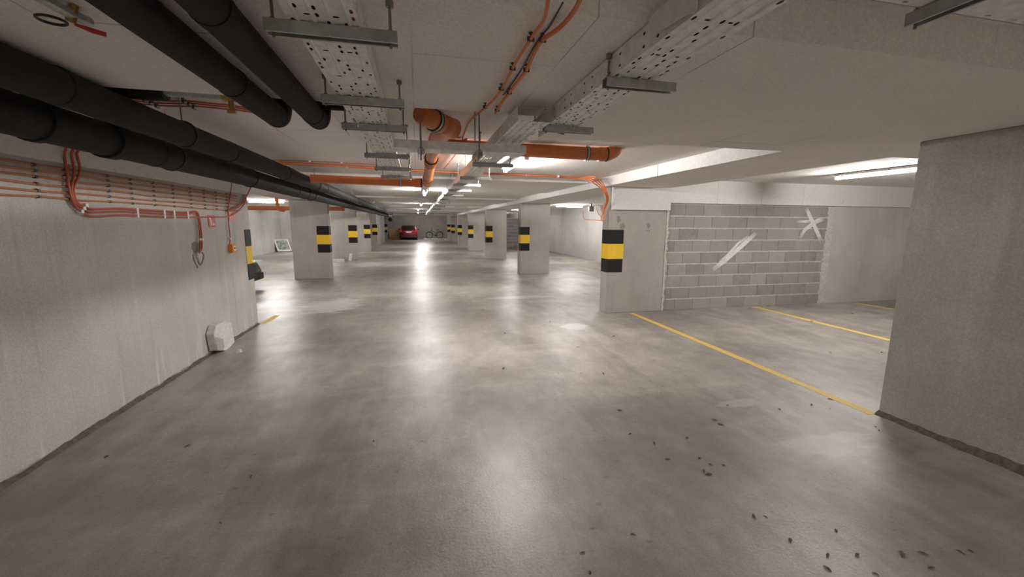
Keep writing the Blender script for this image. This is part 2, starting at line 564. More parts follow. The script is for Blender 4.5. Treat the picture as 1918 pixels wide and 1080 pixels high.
ys = 6.938
stroke(bwl, [(1418, 434), (1396, 454), (1376, 472), (1356, 489), (1333, 506)], .085, ys)
stroke(bwl, [(1404, 440), (1382, 456), (1362, 478), (1345, 492)], .05, ys - .002)
stroke(bwl, [(1509, 388), (1516, 403), (1524, 420), (1532, 438), (1540, 454)], .085, ys)
stroke(bwl, [(1545, 409), (1530, 414), (1516, 424), (1502, 433)], .085, ys - .002)
stroke(bwl, [(1520, 418), (1508, 430), (1497, 447)], .07, ys - .003)
stroke(bwl, [(1491, 415), (1506, 415), (1530, 413)], .05, ys - .004)
block_wall(5.2, 8.0, 28.6, 9, 'distant grey block wall between the second and third pillars')

# pillars
PR = [(3.40, 4.57, 6.93, .27, 'tall grey pillar at the end of the grey block wall'),
      (3.305, 4.30, 13.1, .42, 'grey pillar standing alone past the block wall, second on its side'),
      (3.17, 4.15, 19.2, .4, 'third grey pillar on the block wall side, brown crumbs at its foot'),
      (3.07, 4.08, 25.3, .4, 'fourth grey pillar on the block wall side'),
      (3.02, 3.85, 31.4, .4, 'fifth grey pillar on the block wall side'),
      (3.02, 3.55, 37.6, .4, 'narrow sixth pillar on the block wall side towards the bicycle'),
      (3.10, 3.55, 43.6, .4, 'last small pillar beside the bicycle')]
PL = [(-3.57, -2.55, 13.1, .3, 'first broad grey pillar beside the black pipes'),
      (-3.66, -2.62, 19.3, .3, 'second grey pillar beside the black pipes'),
      (-3.50, -2.70, 25.4, .3, 'third grey pillar beside the black pipes'),
      (-3.35, -2.87, 31.7, .3, 'fourth grey pillar beside the black pipes, before the pale wall block'),
      (-3.25, -2.80, 41.0, .3, 'fifth narrow pillar beside the brown board and the red car')]


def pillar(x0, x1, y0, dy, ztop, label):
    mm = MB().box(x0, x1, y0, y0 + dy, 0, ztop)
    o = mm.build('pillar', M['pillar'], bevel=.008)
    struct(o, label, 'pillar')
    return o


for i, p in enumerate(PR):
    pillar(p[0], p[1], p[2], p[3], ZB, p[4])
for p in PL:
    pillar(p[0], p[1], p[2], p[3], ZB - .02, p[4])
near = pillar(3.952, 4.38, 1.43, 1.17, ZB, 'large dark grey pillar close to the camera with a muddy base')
m = MB()


def ridge(mm, x, y0, y1, s, h0, h1, w):
    """crumbly ridge along a wall foot running in y; s = side it sticks out to"""
    n = max(4, int((y1 - y0) / .05)); rings = []
    hh = (h0 + h1) / 2
    for i in range(n + 1):
        y = y0 + (y1 - y0) * i / n
        hh += R0.uniform(-.011, .011); hh = min(max(hh, h0), h1)
        ww = w * R0.uniform(.8, 1.2)
        rings.append([(x, y, 0), (x + s * ww, y, 0), (x + s * ww * .6, y, hh * .55), (x, y, hh)])
    mm.loft(rings)


ridge(m, 3.952, 1.43, 2.60, -1, .035, .085, .04)
m.build('base_ridge', M['mud'], near)
m = MB(); ridge(m, -2.583, .2, 7.29, 1, .012, .04, .03)
m.build('base_ridge', M['mud'], bpy.data.objects['wall_left'])

# stain left by torn-off mortar on the wall beside the hanging red cables
m = MB()
XW = -2.583
pts = [(359, 455), (365, 452), (374, 455), (378, 462), (376, 470), (370, 472), (370, 480), (374, 490), (376, 495), (372, 494), (367, 484), (364, 474), (359, 466)]
m.prism([at_x(u, v, XW) for u, v in pts], (.0015, 0, 0))
m.tube(smooth_path([at_x(u, v, XW) for u, v in [(378, 472), (381, 478), (379, 488), (375, 496), (370, 489)]], 4), .010, 5)
m.tube(smooth_path([at_x(u, v, XW) for u, v in [(361, 476), (363, 487), (368, 497), (370, 501)]], 4), .010, 5)
o = m.build('mortar_stain', M['mortarstain'], bpy.data.objects['wall_left'])
# marks of broken plaster on the pillar at the block wall
m = MB()
P1 = [o for o in bpy.data.objects if o.name == 'pillar'][0]
for pts in ([(1155, 406), (1160, 404), (1163, 413), (1157, 418)], [(1162, 419), (1168, 416), (1171, 424), (1167, 430), (1161, 428)], [(1211, 420), (1216, 416), (1218, 424), (1213, 428)], [(1209, 431), (1213, 430), (1213, 434)], [(1214, 431), (1217, 430), (1216, 435)]):
    m.prism([at_y(u, v, 6.93) for u, v in pts], (0, -.002, 0))
m.build('plaster_mark', M['mortarstain'], P1)

# ------------------------------------------------------------------ parking lines
def line(p, q, w, label):
    p, q = Vector(p), Vector(q); d = (q - p).normalized(); n = Vector((-d.y, d.x, 0)) * w / 2
    mm = MB(); N = 30
    for i in range(N):
        a, b = p.lerp(q, i / N), p.lerp(q, (i + 1) / N)
        mm.obox((a + b) / 2 + Vector((0, 0, .0012)), (b - a) / 2, n * R0.uniform(.94, 1.06), (0, 0, .0012))
    o = mm.build('parking_line', M['line'])
    tag(o, label, 'parking line', 'yellow parking lines')


line((3.90, 2.60, 0), (3.90, 6.85, 0), .095, 'long yellow line from the dark pillar to the pillar by the block wall')
line((6.70, 4.0, 0), (6.70, 6.87, 0), .10, 'yellow line running up to the middle of the block wall')
line(at(1690, 581.5), at(1602, 567), .10, 'short yellow line beneath the smooth concrete bay wall')
line((-2.53, 7.33, 0), (-2.5, 7.95, 0), .10, 'short yellow line at the end of the long wall')
line((-4.6, 13.0, 0), (-3.57, 13.0, 0), .08, 'faint yellow line at the foot of the first pillar beside the pipes')

# ------------------------------------------------------------------ hazard markers
def marker(corner, dA, nA, lA, dB, nB, lB, label, z0=.775):
    c = Vector(corner); dA, nA, dB, nB = map(Vector, (dA, nA, dB, nB))
    root = empty('hazard_marker', (c.x, c.y, z0))
    tag(root, label, 'hazard marker', 'black and yellow corner markers')
    z = z0
    for nm, h, mt, k in (('black_band', .245, 'mblack', 1.0), ('yellow_band', .275, 'myellow', 1.04), ('black_band', .255, 'mblack', 1.0)):
        mm = MB(); t = .006
        for d, n, l in ((dA, nA, lA * k), (dB, nB, lB * k)):
            e = t if d is dA else 0          # plate A closes the corner
            p0 = c + n * .0005 - d * e
            mm.obox(p0 + d * ((l + e) / 2) + n * t / 2 + Vector((0, 0, z + h / 2)) - Vector((0, 0, c.z)), d * ((l + e) / 2), n * t / 2, (0, 0, h / 2))
        mm.build(nm, M[mt], root)
        z += h + .002


X, Y = Vector((1, 0, 0)), Vector((0, 1, 0))
names_r = ['on the pillar ending the grey block wall, largest of them', 'on the pillar standing alone past the block wall', 'on the third pillar of the block wall side', 'on the fourth pillar of the block wall side', 'on the fifth pillar of the block wall side', 'on the sixth pillar, towards the bicycle', 'on the last pillar, just beside the bicycle']
for p, t in zip(PR, names_r):
    marker((p[0], p[2], 0), X, -Y, .30, Y, -X, min(.25, p[3]), 'black and yellow marker ' + t)
names_l = ['on the first pillar beside the black pipes', 'on the second pillar beside the black pipes', 'on the third pillar beside the black pipes', 'on the fourth pillar beside the pipes, before the pale wall block', 'on the narrow pillar beside the brown board']
for p, t in zip(PL, names_l):
    marker((p[1], p[2], 0), -X, -Y, .33, Y, X, .28, 'black and yellow marker ' + t)
marker((-2.583, 7.29, 0), -Y, X, .22, -X, Y, .22, 'black and yellow marker on the end edge of the long concrete wall', .76)
marker((3.952, 1.43, 0), Y, -X, .36, X, -Y, .3, 'black marker corner at the picture edge, on the dark pillar', .785)

# ------------------------------------------------------------------ lamps
def lamp_proto():
    root = empty('fluorescent_lamp', (0, 0, 0))
    h = MB().box(-.052, .052, -.6, .6, -.044, -.010)
    for yy in (-.4, .4):
        h.box(-.012, .012, yy - .02, yy + .02, -.010, 0)
    h.build('housing', M['lampbody'], root)
    d = MB().tube([(0, -.585, -.069), (0, .585, -.069)], .022, 16, caps=False)
    d.build('tube', M['tubeglow'], root, smooth=True)
    for s in (-1, 1):
        e = MB().box(-.030, .030, s * .6 - .012, s * .6 + .012, -.094, -.01)
        e.build('end_cap', M['lampbody'], root, bevel=.004)
    return root


LAMPS = [(1.26, 5.35, 0, 'bright tube lamp beside the orange drain pipe over the aisle'),
         (.21, 10.2, 0, 'tube lamp over the aisle just past the end of the orange pipe'),
         (.19, 17.5, 0, 'tube lamp over the aisle beside the cable tray, third from the camera'),
         (.09, 23.9, 0, 'small bright lamp at the far end of the cable tray'),
         (.1, 31.0, 0, 'faint distant lamp over the aisle before the red car'),
         (6.62, 4.85, 0, 'long bright lamp in the bay behind the dark pillar'),
         (6.45, 17.0, 1, 'bright lamp in the bay between the first and second pillars'),
         (4.97, 21.9, 1, 'small lamp beside the second pillar over the block wall bay'),
         (-5.5, 17.4, 1, 'bright lamp in the bay at the end of the long wall'),
         (1.26, -3.0, 0, 'added fill lamp above and behind the camera'),  # unseen lamp, added to light the near wall
         (-5.5, 9.5, 1, 'added fill lamp in the bay with the dark car, hidden by the long wall'),  # added to brighten the dark car's bay, no visible fixture
         (6.6, -3.2, 0, 'added fill lamp in the bay behind the dark pillar, out of view'),  # unseen, added to lift the side bay from behind
         (5.8, 10.5, 1, 'added fill lamp in the bay behind the block wall, out of view'),  # added source for the bay past the blocks, never in view
         (-.6, -2.9, 0, 'added fill lamp over the aisle far behind the camera'),  # second unseen lamp, added for brightness around the camera
         (.6, 41.6, 1, 'added fill lamp over the red car and the bicycle, hidden by the low beam'),  # added to brighten the dark far end, kept out of sight
         (6.0, 31.0, 1, 'added fill lamp in the distant bay on the block wall side'),  # added for a brighter far bay, no fixture seen there
         (-5.5, 24.0, 1, 'added fill lamp in the bay with the leaning white frame')]  # unseen lamp added to light this corner bay
lp = lamp_proto()
for i, (x, y, r, lab) in enumerate(LAMPS):
    o = lp if i == 0 else copy_tree(lp)
    z = ZC
    if any(a <= y <= b for a, b in ((7.55, 10.25), (13.5, 16.6), (20.4, 23.6), (27, 30.5))) and abs(x) < 2.6: z -= .045
    o.location = (x, y, z); o.rotation_euler = (0, 0, PI / 2 if r else 0)
    tag(o, lab, 'lamp', 'tube lamps of the garage')

# ------------------------------------------------------------------ black insulated pipes
def hanger(parent, x, y, zc, r, ztop, name='hanger_clamp'):
    mm = MB()
    mm.tube([(x + (r + .004) * math.cos(a), y, zc + (r + .004) * math.sin(a)) for a in [2 * PI * k / 20 for k in range(20)]], .007, 5, closed=True)
    c = mm.build(name, M['clip'], parent)
    MB().tube([(x, y, zc + r), (x, y, ztop)], .005, 6).build('hanger_rod', M['rod'], c)


def zcl(y):
    return ZB if 1.36 <= y <= 2.6 else ZC


def run_pipe(name, x, z, r, y0, y1, bands, label, hangers):
    root = empty(name, (x, y0, z - r))
    tag(root, label, 'pipe', 'black insulated pipes')
    ys_, rs = [], []
    y = y0
    while y < y1:
        ys_.append(y); y += 1.0
    ys_.append(y1)
    MB().tube([(x, yy, z + .004 * math.sin(yy * 1.7)) for yy in ys_], r, 24).build('jacket', M['black'], root, smooth=True)
    for yb, w, dr in bands:
        MB().tube([(x, yb - w / 2, z), (x, yb - w / 2 + .004, z), (x, yb + w / 2 - .004, z), (x, yb + w / 2, z)], [r, r + dr, r + dr, r], 24).build('joint_band', M['tape'], root, smooth=True)
    for yh in hangers:
        hanger(root, x, yh, z, r, zcl(yh))
    return root


C = run_pipe('insulated_pipe', -1.515, 2.232, .080, -3, 27, [(2.3, .05, .004), (4.0, .05, .004), (5.6, .30, .006), (7.6, .05, .005), (10.4, .05, .004), (14, .05, .004)], 'thick black pipe on top of the pair running the length of the aisle', [3.3, 7.0, 11, 16, 21])
D = run_pipe('insulated_pipe', -1.80, 2.138, .098, -3, 27, [(2.1, .09, .016), (2.55, .05, .012), (3.05, .09, .016), (3.5, .05, .004), (5.2, .05, .005), (6.9, .05, .006), (7.5, .05, .006), (11.6, .05, .006), (12.2, .05, .006)], 'thick black pipe under its twin, nearest to the long wall', [3.7, 7.9, 12.5, 18, 23])


def elbow_pipe(x, z, r, yend, side, xlen, label, bands, bare=False):
    """runs along the aisle under the beam, bends up behind it and turns sideways"""
    root = empty('insulated_pipe', (x, 1, z - r))
    tag(root, label, 'pipe', 'black insulated pipes')
    MB().tube([(x, -3 + i * .9, z) for i in range(7)] + [(x, yend - .12, z)], r, 24).build('jacket', M['black'], root, smooth=True)
    pts = [(x, yend - .13, z)]
    R = .10
    for i in range(9):
        a = PI / 2 * i / 8
        pts.append((x, yend - .12 + R * math.sin(a), z + R * (1 - math.cos(a))))
    pts.append((x, yend - .12 + R, ZC - r * .8))
    MB().tube(pts, r * 1.03, 24).build('elbow', M['black'], root, smooth=True)
    for yb in bands:
        MB().tube([(x, yb - .02, z), (x, yb + .02, z)], r + .003, 24).build('joint_band', M['tape'], root, smooth=True)
    yy, zz = yend - .12 + R, 2.364
    a, b = x + side * r * .5, x + side * xlen
    if bare:
        mid1, mid2 = at_y(432, 205, yy).x, -1.33
        MB().tube([(a, yy, zz), (mid2, yy, zz)], r * .52, 16).build('bare_section', M['strut'], root, smooth=True)
        MB().tube([(mid2, yy, zz), (b, yy, zz)], r * .9, 20).build('side_jacket', M['black'], root, smooth=True)
        v = MB(); v.tube([(mid1, yy, zz + .02), (mid1 + .01, yy, zz - .085)], .015, 10); v.tube([(mid1 - .035, yy, zz), (mid1 + .035, yy, zz)], r * .62, 12)
        v.box(mid1 - .016, mid1 + .026, yy - .012, yy + .012, zz - .10, zz - .085)
        v.build('valve', M['brass'], root)
    else:
        MB().tube([(a, yy, zz), (b, yy, zz)], r * .85, 20).build('side_jacket', M['black'], root, smooth=True)
    return root


elbow_pipe(-.757, 2.243, .060, 2.78, -1, 1.5, 'black pipe under the beam, bending up beside the pipe pair', [1.1, 2.1], True)
elbow_pipe(-.540, 2.240, .056, 2.78, 1, .28, 'black pipe under the beam, bending up beside the flat cable tray', [1.4, 2.55])
# stub with a red tap under the slab near the upper left corner
root = empty('pipe_stub', at(130, 40, ZB))
tag(root, 'small brass tap with a red lever under the beam above the black pipes', 'tap')
p = at(122, 40, ZB - .05)
MB().tube([p + Vector((.03, 0, .05)), p + Vector((.015, 0, 0))], .014, 10).build('stem', M['brass'], root)
MB().tube([p + Vector((.034 * math.cos(2 * PI * k / 16) - .035, .034 * math.sin(2 * PI * k / 16), 0)) for k in range(16)], .0045, 6, closed=True).build('ring', M['plastic'], root)
MB().tube([p + Vector((.02, .005, -.004)), p + Vector((.055, .022, -.012)), p + Vector((.085, .035, -.016))], [.004, .008, .007], 8).build('lever', M['redsign'], root)
MB().tube([p + Vector((.0, -.22, .022)), p + Vector((.02, .0, .022)), p + Vector((.035, .05, .022))], .016, 12).build('bare_pipe', M['strut'], root, smooth=True)
root = empty('sprinkler_valve', at(280, 30, ZB))
tag(root, 'brass sprinkler fitting between the two bending black pipes', 'valve')
p = at(292, 24, ZB - .03)
MB().tube([p + Vector((0, 0, .03)), p + Vector((0, 0, -.03))], .02, 10).build('body', M['brass'], root)
MB().tube([p + Vector((-.022, 0, -.01)), p + Vector((.028, .01, -.01))], .014, 10).build('spout', M['brass'], root)

# ------------------------------------------------------------------ cable trays
def holed(mm, o, u, v, lu, lv, nu, nv, slot, skip=None, depth=None):
    """plate with one octagonal slot per cell; o corner, u/v unit directions"""
    o, u, v = Vector(o), Vector(u), Vector(v)
    cu, cv = lu / nu, lv / nv
    for i in range(nu):
        for j in range(nv):
            c = o + u * (cu * (i + .5)) + v * (cv * (j + .5))
            kind = skip(i, j) if skip else 1
            n = len(mm.v)
            if not kind:
                mm.v += [c - u * cu / 2 - v * cv / 2, c + u * cu / 2 - v * cv / 2, c + u * cu / 2 + v * cv / 2, c - u * cu / 2 + v * cv / 2]
                mm.face((n, n + 1, n + 2, n + 3)); continue
            a, b = slot if kind == 1 else slot[::-1]
            outer = [(-1, -1), (0, -1), (1, -1), (1, 0), (1, 1), (0, 1), (-1, 1), (-1, 0)]
            mm.v += [c + u * x * cu / 2 + v * y * cv / 2 for x, y in outer]
            inner = []
            for x, y in outer:
                k = .72 if x and y else 1
                inner.append(c + u * x * a * k + v * y * b * k)
            mm.v += inner
            for k in range(8):
                k2 = (k + 1) % 8
                mm.face((n + k, n + k2, n + 8 + k2, n + 8 + k))


def tray(name, x0, x1, z, h, y0, y1, y_fine, label, struts, sw, seed, rib=True):
    root = empty(name, ((x0 + x1) / 2, (y0 + y1) / 2, z))
    tag(root, label, 'cable tray', 'galvanised cable trays')
    rr = random.Random(seed)
    mm = MB(); w = x1 - x0
    yf = min(y1, y_fine)
    nu = int((yf - y0) / .042)

    def sk(i, j):
        if j in (2, 5): return 2 if (i + j) % 3 == 0 and i % 2 else 0
        return 1 if (i // 2 + j) % 2 == 0 and rr.random() < .9 and (i + (j % 2)) % 5 != 0 else 0
    holed(mm, (x0, y0, z), Y, X, yf - y0, w, nu, 8, (.0125, .0052), sk)
    if y1 > yf:
        n = len(mm.v); mm.v += [Vector((x0, yf, z)), Vector((x1, yf, z)), Vector((x1, y1, z)), Vector((x0, y1, z))]; mm.face((n, n + 1, n + 2, n + 3))
    mm.build('tray_base', M['galv'], root, fix=False)
    if rib:
        rb = MB()
        for k in (.14, .375, .625, .86):
            xx = x0 + w * k
            rb.prism([(xx - .006, y0, z - .0005), (xx - .002, y0, z - .004), (xx + .002, y0, z - .004), (xx + .006, y0, z - .0005)], (0, y1 - y0, 0))
        rb.build('rib', M['galv'], root)
    for xs, d in ((x0, 1), (x1, -1)):
        s = MB()
        holed(s, (xs, y0, z), Y, Vector((0, 0, 1)), yf - y0, h, int((yf - y0) / .085), 2, (.008, .0055), lambda i, j: 1 if i % 3 else 0)
        if y1 > yf:
            n = len(s.v); s.v += [Vector((xs, yf, z)), Vector((xs, y1, z)), Vector((xs, y1, z + h)), Vector((xs, yf, z + h))]; s.face((n, n + 1, n + 2, n + 3))
        s.box(min(xs, xs + d * .016), max(xs, xs + d * .016), y0, y1, z + h, z + h + .002)
        s.build('side_rail', M['galv'], root, fix=False)
    for ys_ in struts:
        strut_bar(root, (x0 + x1) / 2 + sw[2], ys_, z - .003, sw[0], sw[1])
    return root


def strut_bar(root, xc, y, zt, w, rods, axis='x'):
    mm = MB(); t, hh, d = .003, .034, .021
    prof = [(-d, 0), (d, 0), (d, -hh), (d - .008, -hh), (d - .008, -hh + t), (d - t, -hh + t), (d - t, -t), (-d + t, -t), (-d + t, -hh + t), (-d + .008, -hh + t), (-d + .008, -hh), (-d, -hh)]
    if axis == 'x':
        mm.loft([[(x, y + a, zt + b) for a, b in prof] for x in (xc - w / 2, xc + w / 2)])
    else:
        mm.loft([[(xc + a, yy, zt + b) for a, b in prof] for yy in (y - w / 2, y + w / 2)])
    s = mm.build('strut', M['strut'], root)
    for k in rods:
        px, py = (xc + k, y) if axis == 'x' else (xc, y + k)
        r = MB(); r.tube([(px, py, zt - hh - .01), (px, py, zcl(py))], .0045, 6)
        r.tube([(px, py, zcl(py) - .018), (px, py, zcl(py) - .001)], .012, 8)
        r.tube([(px, py, zt + .001), (px, py, zt + .009)], .009, 6)
        r.build('threaded_rod', M['rod'], s)


tray('cable_tray', -.345, -.150, 2.232, .080, -4.0, 5.5, 5.5, 'flat perforated cable tray hanging beside the bent black pipes', [-2.6, -1.1, .3, 1.42, 2.14, 2.68, 3.75, 4.6, 5.4], (.37, (-.165, .165), .02), 5)
tray('cable_tray', .775, .965, 2.232, .082, -4.0, 2.62, 2.62, 'perforated cable tray under the beam on the side of the dark pillar', [-2.6, -1.1, .4, 1.62, 2.44], (.31, (-.14,), .035), 9)
t3 = tray('cable_tray', .550, .735, 2.205, .075, 2.27, 25, 7, 'long cable tray running down the aisle from the crossing tray', [3.85, 5.0, 5.9, 6.9, 8.1, 9.6, 11.4, 13.4, 16, 19, 22, 24.8], (.38, (-.12, .16), .06), 11)
# cross tray
root = empty('cable_tray', (.30, 2.85, 2.12))
tag(root, 'short cable tray crossing between the two long cable trays', 'cable tray', 'galvanised cable trays')
rr = random.Random(2)
b = MB(); holed(b, (-.129, 2.765, 2.12), X, Y, .86, .165, 24, 6, (.010, .0045), lambda i, j: 1 if rr.random() < .55 else 0)
b.build('tray_base', M['galv'], root, fix=False)
for y_, d in ((2.765, 1), (2.93, -1)):
    s = MB(); s.box(-.129, .731, min(y_, y_ + d * .002), max(y_, y_ + d * .002), 2.12, 2.168); s.box(-.129, .731, min(y_, y_ + d * .014), max(y_, y_ + d * .014), 2.168, 2.170)
    s.build('side_rail', M['galv'], root)
strut_bar(root, .040, 2.848, 2.117, .22, (-.10, .10), 'y')
strut_bar(root, .41, 2.848, 2.117, .22, (-.10, .10), 'y')
def tray_cables(x0, x1, z, y0, y1, label):
    root = empty('cable_bundle', ((x0 + x1) / 2, y0, z))
    tag(root, label, 'cable bundle', 'dark cables in the trays')
    n = int((x1 - x0) / .026)
    for i in range(n):
        x = x0 + .013 + i * (x1 - x0) / n
        mat = 'rcable' if i % 4 == 2 else 'black'
        MB().tube([(x + R0.uniform(-.003, .003), y0 + (y1 - y0) * k / 8, z + .0155) for k in range(9)], .0145, 8).build('cable', M[mat], root, smooth=True)


tray_cables(-.340, -.155, 2.233, -3.95, 5.45, 'dark cables lying in the flat tray beside the bent black pipes')
tray_cables(.780, .960, 2.233, -3.95, 2.6, 'dark cables lying in the tray under the beam')
# bent rod hanging at the tray step
root = empty('bent_rod', (.83, 2.66, 2.2))
tag(root, 'thin bent dark rod dangling where the cable tray steps sideways', 'rod')
MB().tube(smooth_path([Vector((at_y(1002, 224, 2.738).x, 2.738, ZC)), at_y(1002, 224, 2.738), at_y(1002, 240, 2.738), at_y(1006, 245.5, 2.738), at_y(1030, 246, 2.73), at_y(1057, 251, 2.72)], 4), .004, 6).build('rod', M['clip'], root)
# grey folded cover plate leaning on the tray by the beam edge
root = empty('cover_plate', (.62, 1.25, 2.27))
tag(root, 'folded beige cover plate with rounded corner along the cable tray', 'cover plate')
m = MB()
poly = [at_x(u, v, .757) for u, v in [(1217, 34), (1220, 64), (1236, 58), (1286, 28), (1300, 25), (1306, 17), (1307, 0), (1307, -30), (1290, -30), (1255, 0)]]
m.prism(poly, (-.004, 0, 0))
m.build('plate', M['panel'], root)
# third tray, upper right
root = empty('cable_tray', (2.4, .87, 2.24))
tag(root, 'cable tray crossing above the dark pillar in front of the beam', 'cable tray', 'galvanised cable trays')
rr = random.Random(4)
b = MB(); holed(b, (1.20, .76, 2.262), X, Y, 3.2, .22, 60, 7, (.0115, .0048), lambda i, j: 1 if (i % 3) and rr.random() < .5 else 0)
b.build('tray_base', M['galv'], root, fix=False)
for y_, d in ((.76, 1), (.98, -1)):
    MB().box(1.20, 4.40, min(y_, y_ + d * .002), max(y_, y_ + d * .002), 2.262, 2.33).build('side_rail', M['galv'], root)
strut_bar(root, 1.425, .86, 2.259, .30, (-.135, .135), 'y')
strut_bar(root, 2.7, .86, 2.259, .30, (-.135, .135), 'y')

# ------------------------------------------------------------------ orange drain pipes
def clampring(parent, c, d, r, ztop=None, pale=True):
    c, d = Vector(c), Vector(d).normalized()
    a = d.orthogonal().normalized(); b = d.cross(a)
    mm = MB().tube([c - d * .014, c + d * .014], r + .006, 24)
    k = mm.build('pipe_clamp', M['strut'], parent, smooth=True)
    mm = MB().tube([c - d * .018, c - d * .012], r + .009, 24); mm.tube([c + d * .012, c + d * .018], r + .009, 24)
    mm.build('rubber_liner', M['collar'], k, smooth=True)
    if ztop:
        MB().tube([c + Vector((0, 0, r)), (c.x, c.y, ztop)], .005, 6).build('hanger_rod', M['rod'], k)


def socket(parent, c, d, r, l=.07):
    c, d = Vector(c), Vector(d).normalized()
    s = MB().tube([c - d * l / 2, c + d * l / 2], r + .007, 24).build('socket', M['orange'], parent, smooth=True)
    MB().tube([c + d * (l / 2 - .012), c + d * (l / 2 + .004)], r + .010, 24).build('seal_ring', M['collar'], s, smooth=True)


root = empty('drain_pipe', (.2, 4, 2.3))
tag(root, 'thick orange drain pipe with elbows and cap hanging over the aisle', 'drain pipe')
r_ = .066
cap = at_y(786, 212, 2.90)
el = at_y(835, 236, 3.13)
body_d = (el - cap).normalized()
MB().tube([cap, cap + body_d * .02, el - body_d * .05], [r_ * .84, r_, r_], 28).build('branch', M['orange'], root, smooth=True)
k = MB().tube([cap - body_d * .02 + Vector((0, 0, .012)), cap + Vector((0, 0, .012))], .02, 16).build('end_cap', M['orange'], root, smooth=True)
bend = smooth_path([el - body_d * .05, el + body_d * .02, at_y(827, 250, 3.36), at_y(822, 258, 3.52), at_y(820, 262, 3.62)], 5)
MB().tube(bend, r_ + .003, 28).build('elbow', M['orange'], root, smooth=True)
cone = at_y(846, 240, 3.18)
MB().tube([el, cone + Vector((.015, .01, -.004))], [r_, r_ + .008], 24).build('side_socket', M['orange'], root, smooth=True)
clampring(root, cap.lerp(el, .55), body_d, r_, ZC)
ypipe = [at_y(820, 262, 3.60), at_y(808, 296, 4.7), at_y(800, 343, 6.37)]
MB().tube(smooth_path(ypipe, 5), r_ * .94, 28).build('pipe', M['orange'], root, smooth=True)
A, Bp, Cp = ypipe
socket(root, A, Bp - A, r_, .12)
socket(root, Bp.lerp(Cp, .12), Cp - Bp, r_ * .95)
socket(root, Bp.lerp(Cp, .72), Cp - Bp, r_ * .95)
clampring(root, Bp, Cp - A, r_, ZC)

root = empty('drain_pipe', (1, 4.2, 2.3))
tag(root, 'orange drain pipe crossing beside the bright lamp, elbow at its end', 'drain pipe')
pa, pb = at_y(826, 273, 4.2), at_y(1128, 289, 4.2)
MB().tube([pa, pb], r_, 28).build('pipe', M['orange'], root, smooth=True)
pe = at_y(1150, 285, 4.24)
MB().tube(smooth_path([pb, pb + Vector((.05, 0, 0)), pe + Vector((0, 0, .01)), pe + Vector((.02, .01, .05)), Vector((pe.x + .02, pe.y + .01, ZC))], 5), r_ + .005, 24).build('elbow', M['orange'], root, smooth=True)
MB().tube([(pe.x + .02, pe.y + .01, ZC - .012), (pe.x + .02, pe.y + .01, ZC)], .10, 20).build('foam_seal', M['white'], root)
clampring(root, at_y(1099, 287.5, 4.2), X, r_, ZC)
socket(root, pb, X, r_, .09)

root = empty('drain_pipe', (-1, 5.9, 2.2))
tag(root, 'orange drain pipe crossing from the black pipes to the aisle drain', 'drain pipe')
pc = ypipe[-1]; pd = at_y(560, 334, 5.9)
MB().tube([pc + Vector((-.065, 0, 0)), Vector((-1.43, pc.y, pc.z + .02))], .057, 24).build('pipe', M['orange'], root, smooth=True)
clampring(root, (pc.x - .38, pc.y, pc.z + .006), X, .057, ZC)
socket(root, (pc.x - .13, pc.y, pc.z + .002), X, .057, .10)
root = empty('drain_pipe', (-5, 18.2, 2.2))
tag(root, 'orange drain pipe crossing the bay under the lamp at the long wall end', 'drain pipe')
p0, p1 = at_y(430, 389, 15.2), at_y(645, 391, 15.2)
MB().tube([p0, p1], .068, 20).build('pipe', M['orange'], root, smooth=True)
q = at_y(524, 391, 15.1)
MB().tube(smooth_path([q + Vector((.10, .1, -.04)), q + Vector((0, 0, -.02)), q + Vector((-.05, -.02, .08)), Vector((q.x - .07, q.y, ZC - .002))], 5), .055, 18).build('branch', M['ocable'], root, smooth=True)

# ------------------------------------------------------------------ cables
def cable(name, pts, r, mat, label, group=None, clips=(), clipm='clip', cat='cable', sub=5, clip_dir=(1, 0, 0), cs=1.0):
    P = smooth_path(pts, sub)
    root = empty(name, P[0])
    tag(root, label, cat, group)
    MB().tube(P, r, 8).build('sheath', M[mat], root, smooth=True)
    for c in clips:
        c = Vector(c); d = Vector(clip_dir)
        mm = MB(); mm.obox(c, (r * 1.5 * cs, 0, 0), (0, r * 1.5 * cs, 0), (0, 0, r * 1.6 * cs))
        mm.obox(c - d * r * 1.5, d * r * 1.5, d.orthogonal().normalized() * r, d.cross(d.orthogonal().normalized()) * r)
        mm.build('clip', M[clipm], root)
    return root


up = Vector((0, 0, 1))
# two cables clipped to the beam underside
zc_ = ZB - .022
pts = [at(u, v, zc_) for u, v in [(1034, -25), (1027, 0), (1018, 38), (994, 73), (974, 104), (960, 128), (944, 160), (925, 186), (905, 205)]]
pts += [at_y(898, 211, 2.615), at_y(888, 219, 2.85)] + [at(u, v, ZC - .012) for u, v in [(876, 234), (866, 262)]] + [Vector((.50, 4.3, ZC - .01)), Vector((.42, 6.5, ZC - .01))]
def clipset(root, pix, z):
    for u, v in pix:
        p = at(u, v, z); mm = MB()
        mm.tube([p + Vector((0, 0, .02)), p + Vector((0, 0, -.002))], .003, 6)
        mm.obox(p, (.013, 0, 0), (0, .003, 0), (0, 0, .008))
        mm.tube([p + Vector((0, 0, .018)), p + Vector((0, 0, .0215))], .008, 8)
        mm.build('clip', M['clip'], root)
c1 = cable('orange_cable', pts, .0062, 'ocable', 'paler orange cable clipped under the beam, running on past its edge', 'orange cables under the beam')
clipset(c1, [(994, 73), (960, 128), (939, 166), (909, 200)], zc_)
pts = [at(u, v, zc_) for u, v in [(1094, -25), (1086, 0), (1072, 25), (1048, 52), (1016, 75), (1001, 98), (986, 131), (972, 150), (954, 173), (940, 192), (928, 211)]]
c2 = cable('orange_cable', pts, .0078, 'ocable', 'bright red orange cable clipped under the beam beside the cable tray', 'orange cables under the beam')
